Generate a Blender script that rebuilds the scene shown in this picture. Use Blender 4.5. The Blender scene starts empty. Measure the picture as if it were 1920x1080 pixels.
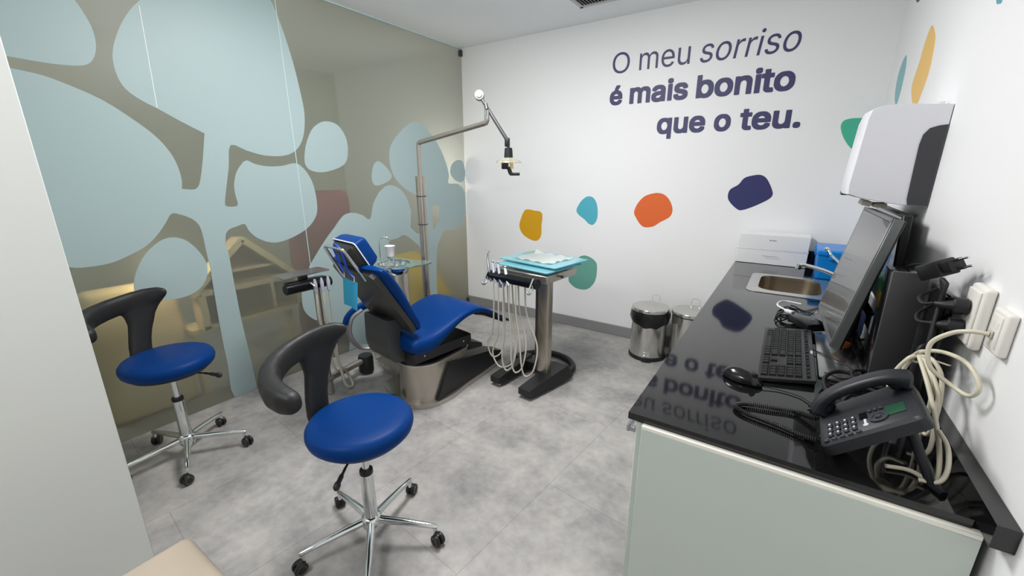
import bpy, bmesh, math, random
from mathutils import Vector, Matrix
from mathutils.geometry import tessellate_polygon

S = bpy.context.scene
COL = S.collection
random.seed(4)

# ------------------------------------------------------------------ camera
cam_data = bpy.data.cameras.new('camera')
cam = bpy.data.objects.new('camera', cam_data)
COL.objects.link(cam)
cam_data.sensor_width = 36.0
cam_data.lens = 781.3 / 1920 * 36
cam_data.clip_start = 0.02
cam.location = (0, 0, 1.5)
YAW, PITCH, ROLL = 0.5863, 0.27493, -0.00094
_f = Vector((-math.sin(YAW) * math.cos(PITCH), math.cos(YAW) * math.cos(PITCH), -math.sin(PITCH)))
_r = Vector((math.cos(YAW), math.sin(YAW), 0))
_u = _r.cross(_f)
_r2 = _r * math.cos(ROLL) + _u * math.sin(ROLL)
_u2 = _u * math.cos(ROLL) - _r * math.sin(ROLL)
cam.rotation_euler = Matrix((_r2, _u2, -_f)).transposed().to_euler()
S.camera = cam

# ------------------------------------------------------------------ world, lights, exposure
S.view_settings.view_transform = 'Standard'
S.view_settings.look = 'None'
S.view_settings.gamma = 1.0
S.view_settings.exposure = 0.0
S.view_settings.use_curve_mapping = False
world = bpy.data.worlds.new('world')
S.world = world
world.use_nodes = True
world.node_tree.nodes['Background'].inputs[0].default_value = (0.8, 0.9, 1.0, 1)
world.node_tree.nodes['Background'].inputs[1].default_value = 0.05
S.cycles.use_denoising = True
S.cycles.max_bounces = 10
S.cycles.diffuse_bounces = 5
S.cycles.glossy_bounces = 5
S.cycles.transmission_bounces = 8
S.cycles.caustics_reflective = False
S.cycles.caustics_refractive = True
S.cycles.sample_clamp_indirect = 4.0
S.cycles.blur_glossy = 0.5


def ceiling_lamp(name, loc, sx, sy, power, color):
    l = bpy.data.lights.new(name, 'AREA')
    l.shape = 'RECTANGLE'
    l.size, l.size_y = sx, sy
    l.energy = power
    l.color = color
    o = bpy.data.objects.new(name, l)
    o.location = loc
    COL.objects.link(o)
    return o


ceiling_lamp('ceiling_light_panel', (-1.5, 1.82, 2.655), 0.6, 0.6, 44, (1.0, 0.985, 0.97))
ceiling_lamp('ceiling_light_panel', (-1.3, -0.8, 2.655), 0.6, 0.6, 31, (1.0, 0.985, 0.97))


def fill_point(loc, power, color=(1.0, 0.99, 0.97), radius=0.14):
    l = bpy.data.lights.new('fill_point', 'POINT')
    l.shadow_soft_size = radius
    l.energy = power
    l.color = color
    o = bpy.data.objects.new('fill_point', l)
    o.location = loc
    COL.objects.link(o)


fill_point((-1.4, 1.3, 2.38), 30)  # added fill below the ceiling, brightens ceiling and upper walls
fill_point((-4.2, -0.05, 2.1), 13)  # added out of sight to brighten the corridor behind the glass
fill_point((-3.28, 1.3, 2.15), 3.0, (1.0, 0.95, 0.85), 0.12)  # added behind the large tree film to brighten shelf and wedge
fill_point((-3.3, 3.13, 1.5), 7, (1.0, 0.96, 0.86), 0.1)  # added behind the small tree film to light the yellow wedge
fill_point((-3.11, 0.84, 0.98), 3.0, (1.0, 0.86, 0.62), 0.05)  # warm light added behind the low leaf film for the shelf glow


# ------------------------------------------------------------------ materials
def lin(c):
    return tuple((v / 12.92 if v <= 0.04045 else ((v + 0.055) / 1.055) ** 2.4) for v in [x / 255 for x in c])


def mat(name, rgb, rough=0.5, metal=0.0, coat=0.0, spec=0.5, emit=None, bump=None, trans=0.0, ior=1.45, alpha=1.0):
    m = bpy.data.materials.new(name)
    m.use_nodes = True
    nt = m.node_tree
    b = nt.nodes['Principled BSDF']
    c = lin(rgb)
    b.inputs['Base Color'].default_value = (*c, 1)
    b.inputs['Roughness'].default_value = rough
    b.inputs['Metallic'].default_value = metal
    b.inputs['Coat Weight'].default_value = coat
    b.inputs['Specular IOR Level'].default_value = spec
    b.inputs['Transmission Weight'].default_value = trans
    b.inputs['IOR'].default_value = ior
    if emit:
        b.inputs['Emission Color'].default_value = (*c, 1)
        b.inputs['Emission Strength'].default_value = emit
    if bump:
        sc, st = bump
        tc = nt.nodes.new('ShaderNodeTexCoord')
        n = nt.nodes.new('ShaderNodeTexNoise')
        n.inputs['Scale'].default_value = sc
        n.inputs['Detail'].default_value = 4
        bp = nt.nodes.new('ShaderNodeBump')
        bp.inputs['Strength'].default_value = st
        bp.inputs['Distance'].default_value = 0.002
        nt.links.new(tc.outputs['Object'], n.inputs['Vector'])
        nt.links.new(n.outputs['Fac'], bp.inputs['Height'])
        nt.links.new(bp.outputs['Normal'], b.inputs['Normal'])
    return m


def nodes(m):
    return m.node_tree.nodes, m.node_tree.links, m.node_tree.nodes['Principled BSDF']


M = {}
M['wall'] = mat('white_paint', (240, 240, 241), 0.55, bump=(90, 0.05))
M['ceiling'] = mat('ceiling_paint', (238, 239, 241), 0.8, bump=(60, 0.05))
M['side_wall'] = mat('grey_white_laminate', (216, 219, 216), 0.5)
M['dimming_grey'] = mat('fill_cutting_grey', (104, 104, 104), 0.6)  # grey chosen to cut fill and reflections from the unseen front wall
M['corridor'] = mat('corridor_paint', (176, 176, 162), 0.7, bump=(40, 0.05))
M['base_grey'] = mat('grey_vinyl_skirting', (140, 140, 141), 0.45, bump=(20, 0.1))
M['black'] = mat('black_plastic', (27, 27, 29), 0.42)
M['soft_black'] = mat('black_soft_foam', (24, 24, 26), 0.52, bump=(220, 0.12))
M['gloss_black'] = mat('black_gloss_plastic', (18, 18, 20), 0.15)
M['dark_grey'] = mat('dark_grey_metal', (66, 67, 69), 0.35, metal=0.25)
M['shell_grey'] = mat('dark_grey_shell', (72, 70, 68), 0.32, metal=0.5)
M['tower_grey'] = mat('graphite_plastic', (70, 70, 72), 0.4)
M['chrome'] = mat('chrome', (222, 226, 226), 0.09, metal=1)
M['blue'] = mat('blue_vinyl', (0, 50, 112), 0.45, spec=0.14, bump=(160, 0.06))
M['white_pl'] = mat('white_plastic', (226, 226, 232), 0.28)
M['socket_white'] = mat('ivory_white_plastic', (232, 229, 222), 0.35)
M['carton'] = mat('white_card', (238, 238, 240), 0.45)
M['print'] = mat('grey_print', (150, 150, 154), 0.5)
M['cable_beige'] = mat('beige_cable_rubber', (206, 200, 180), 0.42)
M['hose'] = mat('grey_beige_hose', (186, 182, 170), 0.4)
M['rubber'] = mat('black_rubber', (24, 24, 25), 0.5)
M['bag'] = mat('black_bin_bag', (20, 20, 22), 0.28, bump=(35, 0.9))
M['brass'] = mat('pale_brass_ring', (150, 140, 92), 0.4, metal=0.6)
M['panel'] = mat('pale_green_grey_laminate', (196, 205, 198), 0.35)
M['panel_edge'] = mat('cream_edge_band', (242, 240, 230), 0.35)
M['seat_beige'] = mat('beige_upholstery', (168, 156, 140), 0.6, bump=(150, 0.1))
M['sky_plastic'] = mat('bright_blue_plastic', (16, 130, 214), 0.3)
M['green_plastic'] = mat('green_plastic', (22, 120, 78), 0.35)
M['yellow_plastic'] = mat('yellow_plastic', (214, 184, 24), 0.4)
M['lavender'] = mat('pale_blue_wrap', (128, 160, 228), 0.5)
M['orange_pl'] = mat('orange_plastic', (226, 130, 44), 0.5)
M['bib'] = mat('light_blue_paper', (80, 200, 240), 0.7)
M['cord_blue'] = mat('blue_cord', (20, 70, 190), 0.35)
M['paper'] = mat('white_tissue', (236, 240, 238), 0.8, bump=(60, 0.5))
M['foil'] = mat('clear_foil_sleeve', (186, 190, 206), 0.2, metal=0.3)
M['screen'] = mat('grey_screen', (66, 66, 68), 0.27, spec=1.0, coat=0.5)
M['bezel'] = mat('grey_bezel', (112, 116, 116), 0.3, metal=0.35)
M['silver'] = mat('silver_plate', (176, 176, 178), 0.22, metal=0.9)
M['phone'] = mat('blue_black_plastic', (27, 29, 35), 0.42)
M['phone_key'] = mat('slate_key', (48, 50, 57), 0.4)
M['lcd'] = mat('green_display', (22, 72, 48), 0.3)
M['key_mark'] = mat('pale_key_print', (200, 202, 206), 0.5)
M['dispenser_dark'] = mat('smoked_plastic', (60, 60, 64), 0.3)
M['grey_cream'] = mat('grey_cream_plastic', (186, 182, 166), 0.4)
M['arm_grey'] = mat('lilac_grey_metal', (150, 146, 150), 0.35, metal=0.5)
M['dull_steel'] = mat('dull_steel', (146, 140, 136), 0.5, metal=0.35)
M['board_black'] = mat('charcoal_plastic', (44, 44, 46), 0.4)
M['contrast_brown'] = mat('brown_contrast_board', (136, 106, 76), 0.6, bump=(30, 0.1))
M['teal_ink'] = mat('teal_vinyl', (104, 164, 150), 0.5)
M['sky_ink'] = mat('sky_blue_vinyl', (84, 176, 196), 0.5)
M['orange_ink'] = mat('orange_vinyl', (224, 104, 48), 0.5)
M['navy_ink'] = mat('navy_vinyl', (46, 50, 100), 0.5)
M['mustard_ink'] = mat('mustard_vinyl', (214, 160, 22), 0.5)
M['green_ink'] = mat('green_vinyl', (70, 182, 150), 0.5)
M['dusty_ink'] = mat('dusty_teal_vinyl', (128, 184, 188), 0.5)
M['amber_ink'] = mat('amber_vinyl', (238, 194, 108), 0.5)
M['plum_ink'] = mat('plum_vinyl', (92, 76, 90), 0.5)
M['deepteal_ink'] = mat('deep_teal_vinyl', (92, 160, 176), 0.5)
M['letter'] = mat('indigo_letter_vinyl', (62, 60, 102), 0.5, spec=0.5)
M['maroon'] = mat('maroon_fabric', (140, 60, 70), 0.7)
M['warm_yellow'] = mat('warm_yellow_paint', (240, 200, 20), 0.5)
M['glow_cream'] = mat('warm_glow_cream', (232, 208, 160), 0.8)
M['lamp_glass'] = mat('clear_lens', (236, 236, 220), 0.08, trans=0.85, ior=1.3)
M['lamp_warm'] = mat('warm_brass_reflector', (222, 196, 140), 0.25, metal=0.6)
M['teal_glass'] = mat('pale_blue_glass', (150, 222, 236), 0.06, trans=0.45, ior=1.45)
M['clear_glass'] = mat('green_clear_glass', (200, 232, 224), 0.03, trans=0.9, ior=1.45)
M['film_line'] = mat('film_edge', (196, 222, 220), 0.5)
M['vent_white'] = mat('vent_white', (190, 190, 190), 0.5)
M['vent_dark'] = mat('vent_inside', (30, 30, 30), 0.8)


def brushed(name, rgb, rough, axis):
    m = mat(name, rgb, rough, metal=0.88)
    n, l, b = nodes(m)
    tc = n.new('ShaderNodeTexCoord'); mp = n.new('ShaderNodeMapping'); nz = n.new('ShaderNodeTexNoise')
    sc = [700, 700, 700]; sc[axis] = 6
    mp.inputs['Scale'].default_value = sc
    nz.inputs['Scale'].default_value = 1
    rp = n.new('ShaderNodeMapRange')
    rp.inputs['To Min'].default_value = rough - 0.004
    rp.inputs['To Max'].default_value = rough + 0.006
    l.new(tc.outputs['Object'], mp.inputs['Vector']); l.new(mp.outputs['Vector'], nz.inputs['Vector'])
    l.new(nz.outputs['Fac'], rp.inputs['Value']); l.new(rp.outputs['Result'], b.inputs['Roughness'])
    return m


M['steel'] = brushed('brushed_steel', (182, 174, 164), 0.26, 2)
M['steel_h'] = brushed('brushed_steel_flat', (186, 182, 176), 0.28, 0)
M['sink_steel'] = brushed('warm_sink_steel', (150, 136, 116), 0.26, 0)
M['rim_steel'] = brushed('pale_rim_steel', (206, 204, 200), 0.22, 0)
M['bin_steel'] = brushed('polished_bin_steel', (200, 198, 194), 0.14, 2)

# floor: cloudy grey vinyl planks with fine joints
m = M['floor'] = mat('grey_concrete_vinyl', (140, 138, 138), 0.42)
n, l, b = nodes(m)
tc = n.new('ShaderNodeTexCoord')
nz = n.new('ShaderNodeTexNoise'); nz.inputs['Scale'].default_value = 3.2; nz.inputs['Detail'].default_value = 9; nz.inputs['Roughness'].default_value = 0.62
nz2 = n.new('ShaderNodeTexNoise'); nz2.inputs['Scale'].default_value = 24; nz2.inputs['Detail'].default_value = 6
mx = n.new('ShaderNodeMath'); mx.operation = 'MULTIPLY_ADD'; mx.inputs[1].default_value = 0.3
cr = n.new('ShaderNodeValToRGB')
cr.color_ramp.elements[0].position = 0.42; cr.color_ramp.elements[0].color = (*lin((128, 127, 128)), 1)
cr.color_ramp.elements[1].position = 0.88; cr.color_ramp.elements[1].color = (*lin((190, 186, 183)), 1)
br = n.new('ShaderNodeTexBrick')
br.inputs['Color1'].default_value = (1, 1, 1, 1); br.inputs['Color2'].default_value = (0.94, 0.94, 0.94, 1)
br.inputs['Mortar'].default_value = (0.72, 0.72, 0.72, 1)
br.inputs['Scale'].default_value = 1.0
br.inputs['Mortar Size'].default_value = 0.002
br.inputs['Brick Width'].default_value = 1.25
br.inputs['Row Height'].default_value = 0.62
mp = n.new('ShaderNodeMapping'); mp.inputs['Rotation'].default_value = (0, 0, math.radians(96)); mp.inputs['Location'].default_value = (0.2, 0.34, 0)
ml = n.new('ShaderNodeMixRGB'); ml.blend_type = 'MULTIPLY'; ml.inputs[0].default_value = 1
l.new(tc.outputs['Object'], nz.inputs['Vector']); l.new(tc.outputs['Object'], nz2.inputs['Vector'])
l.new(nz2.outputs['Fac'], mx.inputs[0]); l.new(nz.outputs['Fac'], mx.inputs[2])
l.new(mx.outputs[0], cr.inputs[0])
l.new(tc.outputs['Object'], mp.inputs['Vector']); l.new(mp.outputs['Vector'], br.inputs['Vector'])
l.new(cr.outputs[0], ml.inputs[1]); l.new(br.outputs['Color'], ml.inputs[2])
l.new(ml.outputs[0], b.inputs['Base Color'])

# black granite
m = M['granite'] = mat('black_granite', (14, 14, 15), 0.06, spec=0.6, coat=0.2)
n, l, b = nodes(m)
tc = n.new('ShaderNodeTexCoord')
vo = n.new('ShaderNodeTexVoronoi'); vo.inputs['Scale'].default_value = 190
cr = n.new('ShaderNodeValToRGB')
cr.color_ramp.elements[0].position = 0.0; cr.color_ramp.elements[0].color = (*lin((40, 40, 42)), 1)
cr.color_ramp.elements[1].position = 0.22; cr.color_ramp.elements[1].color = (*lin((17, 17, 18)), 1)
l.new(tc.outputs['Object'], vo.inputs['Vector']); l.new(vo.outputs['Distance'], cr.inputs[0]); l.new(cr.outputs[0], b.inputs['Base Color'])

# pale pine
m = M['pine'] = mat('pale_pine', (222, 192, 140), 0.5)
n, l, b = nodes(m)
tc = n.new('ShaderNodeTexCoord'); wv = n.new('ShaderNodeTexWave')
wv.inputs['Scale'].default_value = 6; wv.inputs['Distortion'].default_value = 6; wv.inputs['Detail'].default_value = 3
cr = n.new('ShaderNodeValToRGB')
cr.color_ramp.elements[0].color = (*lin((250, 230, 186)), 1); cr.color_ramp.elements[1].color = (*lin((242, 218, 170)), 1)
l.new(tc.outputs['Object'], wv.inputs['Vector']); l.new(wv.outputs['Fac'], cr.inputs[0]); l.new(cr.outputs[0], b.inputs['Base Color'])

# frosted glass: rough transmission with a thin milky film
m = bpy.data.materials.new('frosted_glass'); M['frost'] = m
m.use_nodes = True
nt = m.node_tree
nt.nodes.clear()
out = nt.nodes.new('ShaderNodeOutputMaterial')
rf = nt.nodes.new('ShaderNodeBsdfRefraction'); rf.inputs['Roughness'].default_value = 0.42; rf.inputs['IOR'].default_value = 1.25
rf.inputs['Color'].default_value = (0.97, 0.98, 0.96, 1)
df = nt.nodes.new('ShaderNodeBsdfDiffuse'); df.inputs['Color'].default_value = (*lin((176, 184, 172)), 1)
gl = nt.nodes.new('ShaderNodeBsdfGlossy'); gl.inputs['Roughness'].default_value = 0.36
m1 = nt.nodes.new('ShaderNodeMixShader'); m1.inputs[0].default_value = 0.2
m2 = nt.nodes.new('ShaderNodeMixShader')
fr = nt.nodes.new('ShaderNodeFresnel'); fr.inputs['IOR'].default_value = 1.4
tl = nt.nodes.new('ShaderNodeBsdfTranslucent'); tl.inputs['Color'].default_value = (*lin((226, 230, 220)), 1)
m0 = nt.nodes.new('ShaderNodeMixShader'); m0.inputs[0].default_value = 0.26
nt.links.new(rf.outputs[0], m0.inputs[1]); nt.links.new(tl.outputs[0], m0.inputs[2])
tp_ = nt.nodes.new('ShaderNodeBsdfTransparent'); tp_.inputs['Color'].default_value = (0.96, 0.98, 0.95, 1)
mt_ = nt.nodes.new('ShaderNodeMixShader'); mt_.inputs[0].default_value = 0.74
nt.links.new(m0.outputs[0], mt_.inputs[1]); nt.links.new(tp_.outputs[0], mt_.inputs[2])
nt.links.new(mt_.outputs[0], m1.inputs[1]); nt.links.new(df.outputs[0], m1.inputs[2])
nt.links.new(fr.outputs[0], m2.inputs[0]); nt.links.new(m1.outputs[0], m2.inputs[1]); nt.links.new(gl.outputs[0], m2.inputs[2])
nt.links.new(m2.outputs[0], out.inputs['Surface'])

m = bpy.data.materials.new('clear_glass_back'); M['clear_back'] = m
m.use_nodes = True
nt = m.node_tree
nt.nodes.clear()
out = nt.nodes.new('ShaderNodeOutputMaterial')
tp_ = nt.nodes.new('ShaderNodeBsdfTransparent'); tp_.inputs['Color'].default_value = (0.97, 0.985, 0.97, 1)
nt.links.new(tp_.outputs[0], out.inputs['Surface'])

# pale blue translucent film of the tree pictures
m = bpy.data.materials.new('pale_blue_film'); M['film'] = m
m.use_nodes = True
nt = m.node_tree
nt.nodes.clear()
out = nt.nodes.new('ShaderNodeOutputMaterial')
df = nt.nodes.new('ShaderNodeBsdfDiffuse'); df.inputs['Color'].default_value = (*lin((168, 187, 189)), 1)
tl = nt.nodes.new('ShaderNodeBsdfTranslucent'); tl.inputs['Color'].default_value = (*lin((190, 220, 222)), 1)
gl = nt.nodes.new('ShaderNodeBsdfGlossy'); gl.inputs['Roughness'].default_value = 0.4
m1 = nt.nodes.new('ShaderNodeMixShader'); m1.inputs[0].default_value = 0.12
m2 = nt.nodes.new('ShaderNodeMixShader')
fr = nt.nodes.new('ShaderNodeFresnel'); fr.inputs['IOR'].default_value = 1.35
nt.links.new(df.outputs[0], m1.inputs[1]); nt.links.new(tl.outputs[0], m1.inputs[2])
nt.links.new(fr.outputs[0], m2.inputs[0]); nt.links.new(m1.outputs[0], m2.inputs[1]); nt.links.new(gl.outputs[0], m2.inputs[2])
nt.links.new(m2.outputs[0], out.inputs['Surface'])


# ------------------------------------------------------------------ helpers
def V(*a):
    return Vector(a if len(a) > 1 else a[0])


def tag(o, label=None, cat=None, group=None, kind=None):
    if label: o['label'] = label
    if cat: o['category'] = cat
    if group: o['group'] = group
    if kind: o['kind'] = kind
    return o


def thing(name, loc, label, cat, group=None):
    o = bpy.data.objects.new(name, None)
    o.location = loc
    o.empty_display_size = 0.05
    COL.objects.link(o)
    return tag(o, label, cat, group)


def obj(name, bm, material, parent=None, smooth=None, label=None):
    """link a bmesh given in world coordinates; a part is re-expressed relative to its thing"""
    bmesh.ops.recalc_face_normals(bm, faces=bm.faces[:])
    me = bpy.data.meshes.new(name)
    if parent is not None and parent.type == 'EMPTY':
        base = Matrix.Translation(parent.location)
    elif parent is not None:
        base = parent.get('_base') and Matrix.Translation(Vector(parent['_base'])) or Matrix()
    else:
        base = Matrix()
    if parent is not None:
        bm.transform(base.inverted())
    ang = math.radians(38)
    for f in bm.faces:
        f.smooth = True
    for e in bm.edges:
        if len(e.link_faces) == 2:
            e.smooth = e.calc_face_angle(0) < ang
    bm.to_mesh(me)
    bm.free()
    me.materials.append(material)
    o = bpy.data.objects.new(name, me)
    COL.objects.link(o)
    if parent is not None:
        o.parent = parent
        o['_base'] = tuple(base.translation)
        if parent.type != 'EMPTY':
            o.location = (0, 0, 0)
    if label:
        o['label'] = label
    return o


def structure(name, bm, material, label=None, cat=None):
    o = obj(name, bm, material)
    o['kind'] = 'structure'
    if label: o['label'] = label
    if cat: o['category'] = cat
    return o


def BM():
    return bmesh.new()


def box(bm, lo, hi, bev=0.0, seg=2):
    x0, y0, z0 = lo; x1, y1, z1 = hi
    vs = [bm.verts.new((x, y, z)) for z in (z0, z1) for x, y in ((x0, y0), (x1, y0), (x1, y1), (x0, y1))]
    F = [(3, 2, 1, 0), (4, 5, 6, 7), (0, 1, 5, 4), (1, 2, 6, 5), (2, 3, 7, 6), (3, 0, 4, 7)]
    fs = [bm.faces.new([vs[i] for i in f]) for f in F]
    if bev:
        es = list({e for f in fs for e in f.edges})
        r = bmesh.ops.bevel(bm, geom=es, offset=bev, segments=seg, profile=0.5, affect='EDGES', clamp_overlap=True)
        vs = [v for v in vs if v.is_valid] + [v for v in r['verts'] if v.is_valid]
    return list({v for v in vs if v.is_valid})


def obox(bm, c, ex, ey, ez, sx, sy, sz, bev=0.0, seg=2):
    """box centred on c, axes ex ey ez, full sizes sx sy sz"""
    t = bmesh.new()
    box(t, (-sx / 2, -sy / 2, -sz / 2), (sx / 2, sy / 2, sz / 2), bev, seg)
    mtx = Matrix((ex, ey, ez)).transposed().to_4x4()
    mtx.translation = c
    merge(bm, t, mtx)


def merge(bm, t, mtx=None):
    if mtx is not None:
        t.transform(mtx)
    mp = {v: bm.verts.new(v.co) for v in t.verts}
    for f in t.faces:
        try:
            bm.faces.new([mp[v] for v in f.verts])
        except ValueError:
            pass
    t.free()


def smooth_path(pts, n=6, closed=False):
    pts = [Vector(p) for p in pts]
    out = []
    N = len(pts)
    rng = N if closed else N - 1
    for i in range(rng):
        p1, p2 = pts[i], pts[(i + 1) % N]
        p0 = pts[i - 1] if (closed or i > 0) else p1 * 2 - p2
        p3 = pts[(i + 2) % N] if (closed or i + 2 < N) else p2 * 2 - p1
        for k in range(n):
            t = k / n
            out.append(0.5 * ((2 * p1) + (-p0 + p2) * t + (2 * p0 - 5 * p1 + 4 * p2 - p3) * t * t + (-p0 + 3 * p1 - 3 * p2 + p3) * t ** 3))
    if not closed:
        out.append(pts[-1])
    return out


def tube(bm, pts, r, seg=10, cap=True, closed=False, flat=1.0):
    pts = [Vector(p) for p in pts]
    N = len(pts)
    rs = r if isinstance(r, (list, tuple)) else [r] * N
    rings = []
    nrm = None
    for i, p in enumerate(pts):
        if closed:
            t = (pts[(i + 1) % N] - pts[i - 1])
        else:
            t = pts[min(i + 1, N - 1)] - pts[max(i - 1, 0)]
        if t.length < 1e-9: t = Vector((0, 0, 1))
        t.normalize()
        if nrm is None:
            a = Vector((0, 0, 1)) if abs(t.z) < 0.9 else Vector((1, 0, 0))
            nrm = (a - t * a.dot(t)).normalized()
        else:
            nn = nrm - t * nrm.dot(t)
            nrm = nn.normalized() if nn.length > 1e-6 else nrm
        bi = t.cross(nrm)
        rings.append([bm.verts.new(p + (nrm * math.cos(a) + bi * math.sin(a) * flat) * rs[i]) for a in [2 * math.pi * k / seg for k in range(seg)]])
    for i in range(N if closed else N - 1):
        A, B = rings[i], rings[(i + 1) % N]
        for k in range(seg):
            bm.faces.new((A[k], A[(k + 1) % seg], B[(k + 1) % seg], B[k]))
    if cap and not closed:
        bm.faces.new(rings[0][::-1]); bm.faces.new(rings[-1])


def lathe(bm, prof, c, axis=(0, 0, 1), seg=32, xs=1.0, ys=1.0, cap=True):
    """profile of (radius, height) along an axis through c"""
    ax = Vector(axis).normalized()
    a = Vector((1, 0, 0)) if abs(ax.x) < 0.9 else Vector((0, 1, 0))
    e1 = (a - ax * a.dot(ax)).normalized(); e2 = ax.cross(e1)
    c = Vector(c)
    rings = []
    for r, h in prof:
        if r < 1e-6:
            rings.append([bm.verts.new(c + ax * h)])
        else:
            rings.append([bm.verts.new(c + ax * h + (e1 * math.cos(t) * xs + e2 * math.sin(t) * ys) * r) for t in [2 * math.pi * k / seg for k in range(seg)]])
    for A, B in zip(rings, rings[1:]):
        for k in range(seg):
            k2 = (k + 1) % seg
            if len(A) == 1 and len(B) == 1: continue
            if len(A) == 1: bm.faces.new((A[0], B[k2], B[k]))
            elif len(B) == 1: bm.faces.new((A[k], A[k2], B[0]))
            else: bm.faces.new((A[k], A[k2], B[k2], B[k]))
    if cap and len(rings[0]) > 1: bm.faces.new(rings[0][::-1])
    if cap and len(rings[-1]) > 1: bm.faces.new(rings[-1])


def cyl(bm, a, b_, r, seg=24, r2=None, bev=0.0):
    a, b_ = Vector(a), Vector(b_)
    L = (b_ - a).length
    r2 = r if r2 is None else r2
    if bev:
        prof = [(r - bev, 0), (r, bev), (r2, L - bev), (r2 - bev, L)]
    else:
        prof = [(r, 0), (r2, L)]
    lathe(bm, prof, a, b_ - a, seg)


def prism(bm, poly, f, t0, t1, holes=(), seg_smooth=0):
    """extrude the 2-D outline poly; f(u, v, t) gives the world point"""
    loops = [poly] + list(holes)
    flat = [p for lp in loops for p in lp]
    tri = tessellate_polygon([[Vector((p[0], p[1], 0)) for p in lp] for lp in loops])
    A = [bm.verts.new(f(p[0], p[1], t0)) for p in flat]
    B = [bm.verts.new(f(p[0], p[1], t1)) for p in flat]
    for t in tri:
        try:
            bm.faces.new([A[i] for i in t][::-1]); bm.faces.new([B[i] for i in t])
        except ValueError:
            pass
    o = 0
    for lp in loops:
        k = len(lp)
        for i in range(k):
            bm.faces.new((A[o + i], A[o + (i + 1) % k], B[o + (i + 1) % k], B[o + i]))
        o += k


def loft(bm, rings, cap=True):
    R = [[bm.verts.new(Vector(p)) for p in r] for r in rings]
    n = len(R[0])
    for A, B in zip(R, R[1:]):
        for k in range(n):
            bm.faces.new((A[k], A[(k + 1) % n], B[(k + 1) % n], B[k]))
    if cap:
        bm.faces.new(R[0][::-1]); bm.faces.new(R[-1])


def ball(bm, c, r, seg=16, sc=(1, 1, 1)):
    mtx = Matrix.Translation(Vector(c)) @ Matrix.Diagonal((r * sc[0], r * sc[1], r * sc[2], 1))
    bmesh.ops.create_uvsphere(bm, u_segments=seg, v_segments=max(6, seg // 2), radius=1, matrix=mtx)


def rounded(poly, r=0.02, n=4):
    """2-D outline with rounded corners"""
    out = []
    N = len(poly)
    for i in range(N):
        p0, p1, p2 = Vector(poly[i - 1]), Vector(poly[i]), Vector(poly[(i + 1) % N])
        a = (p0 - p1); b_ = (p2 - p1)
        rr = min(r, a.length * 0.45, b_.length * 0.45)
        A = p1 + a.normalized() * rr; B = p1 + b_.normalized() * rr
        for k in range(n + 1):
            t = k / n
            out.append(tuple(A * (1 - t) ** 2 + p1 * 2 * t * (1 - t) + B * t * t))
    return out


def spline2(poly, n=4):
    return [(p.x, p.y) for p in smooth_path([(a, b_, 0) for a, b_ in poly], n, True)]


def wall_x(y):
    return 0.378 + (3.605 - y) * (0.033 / 2.655)

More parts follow.
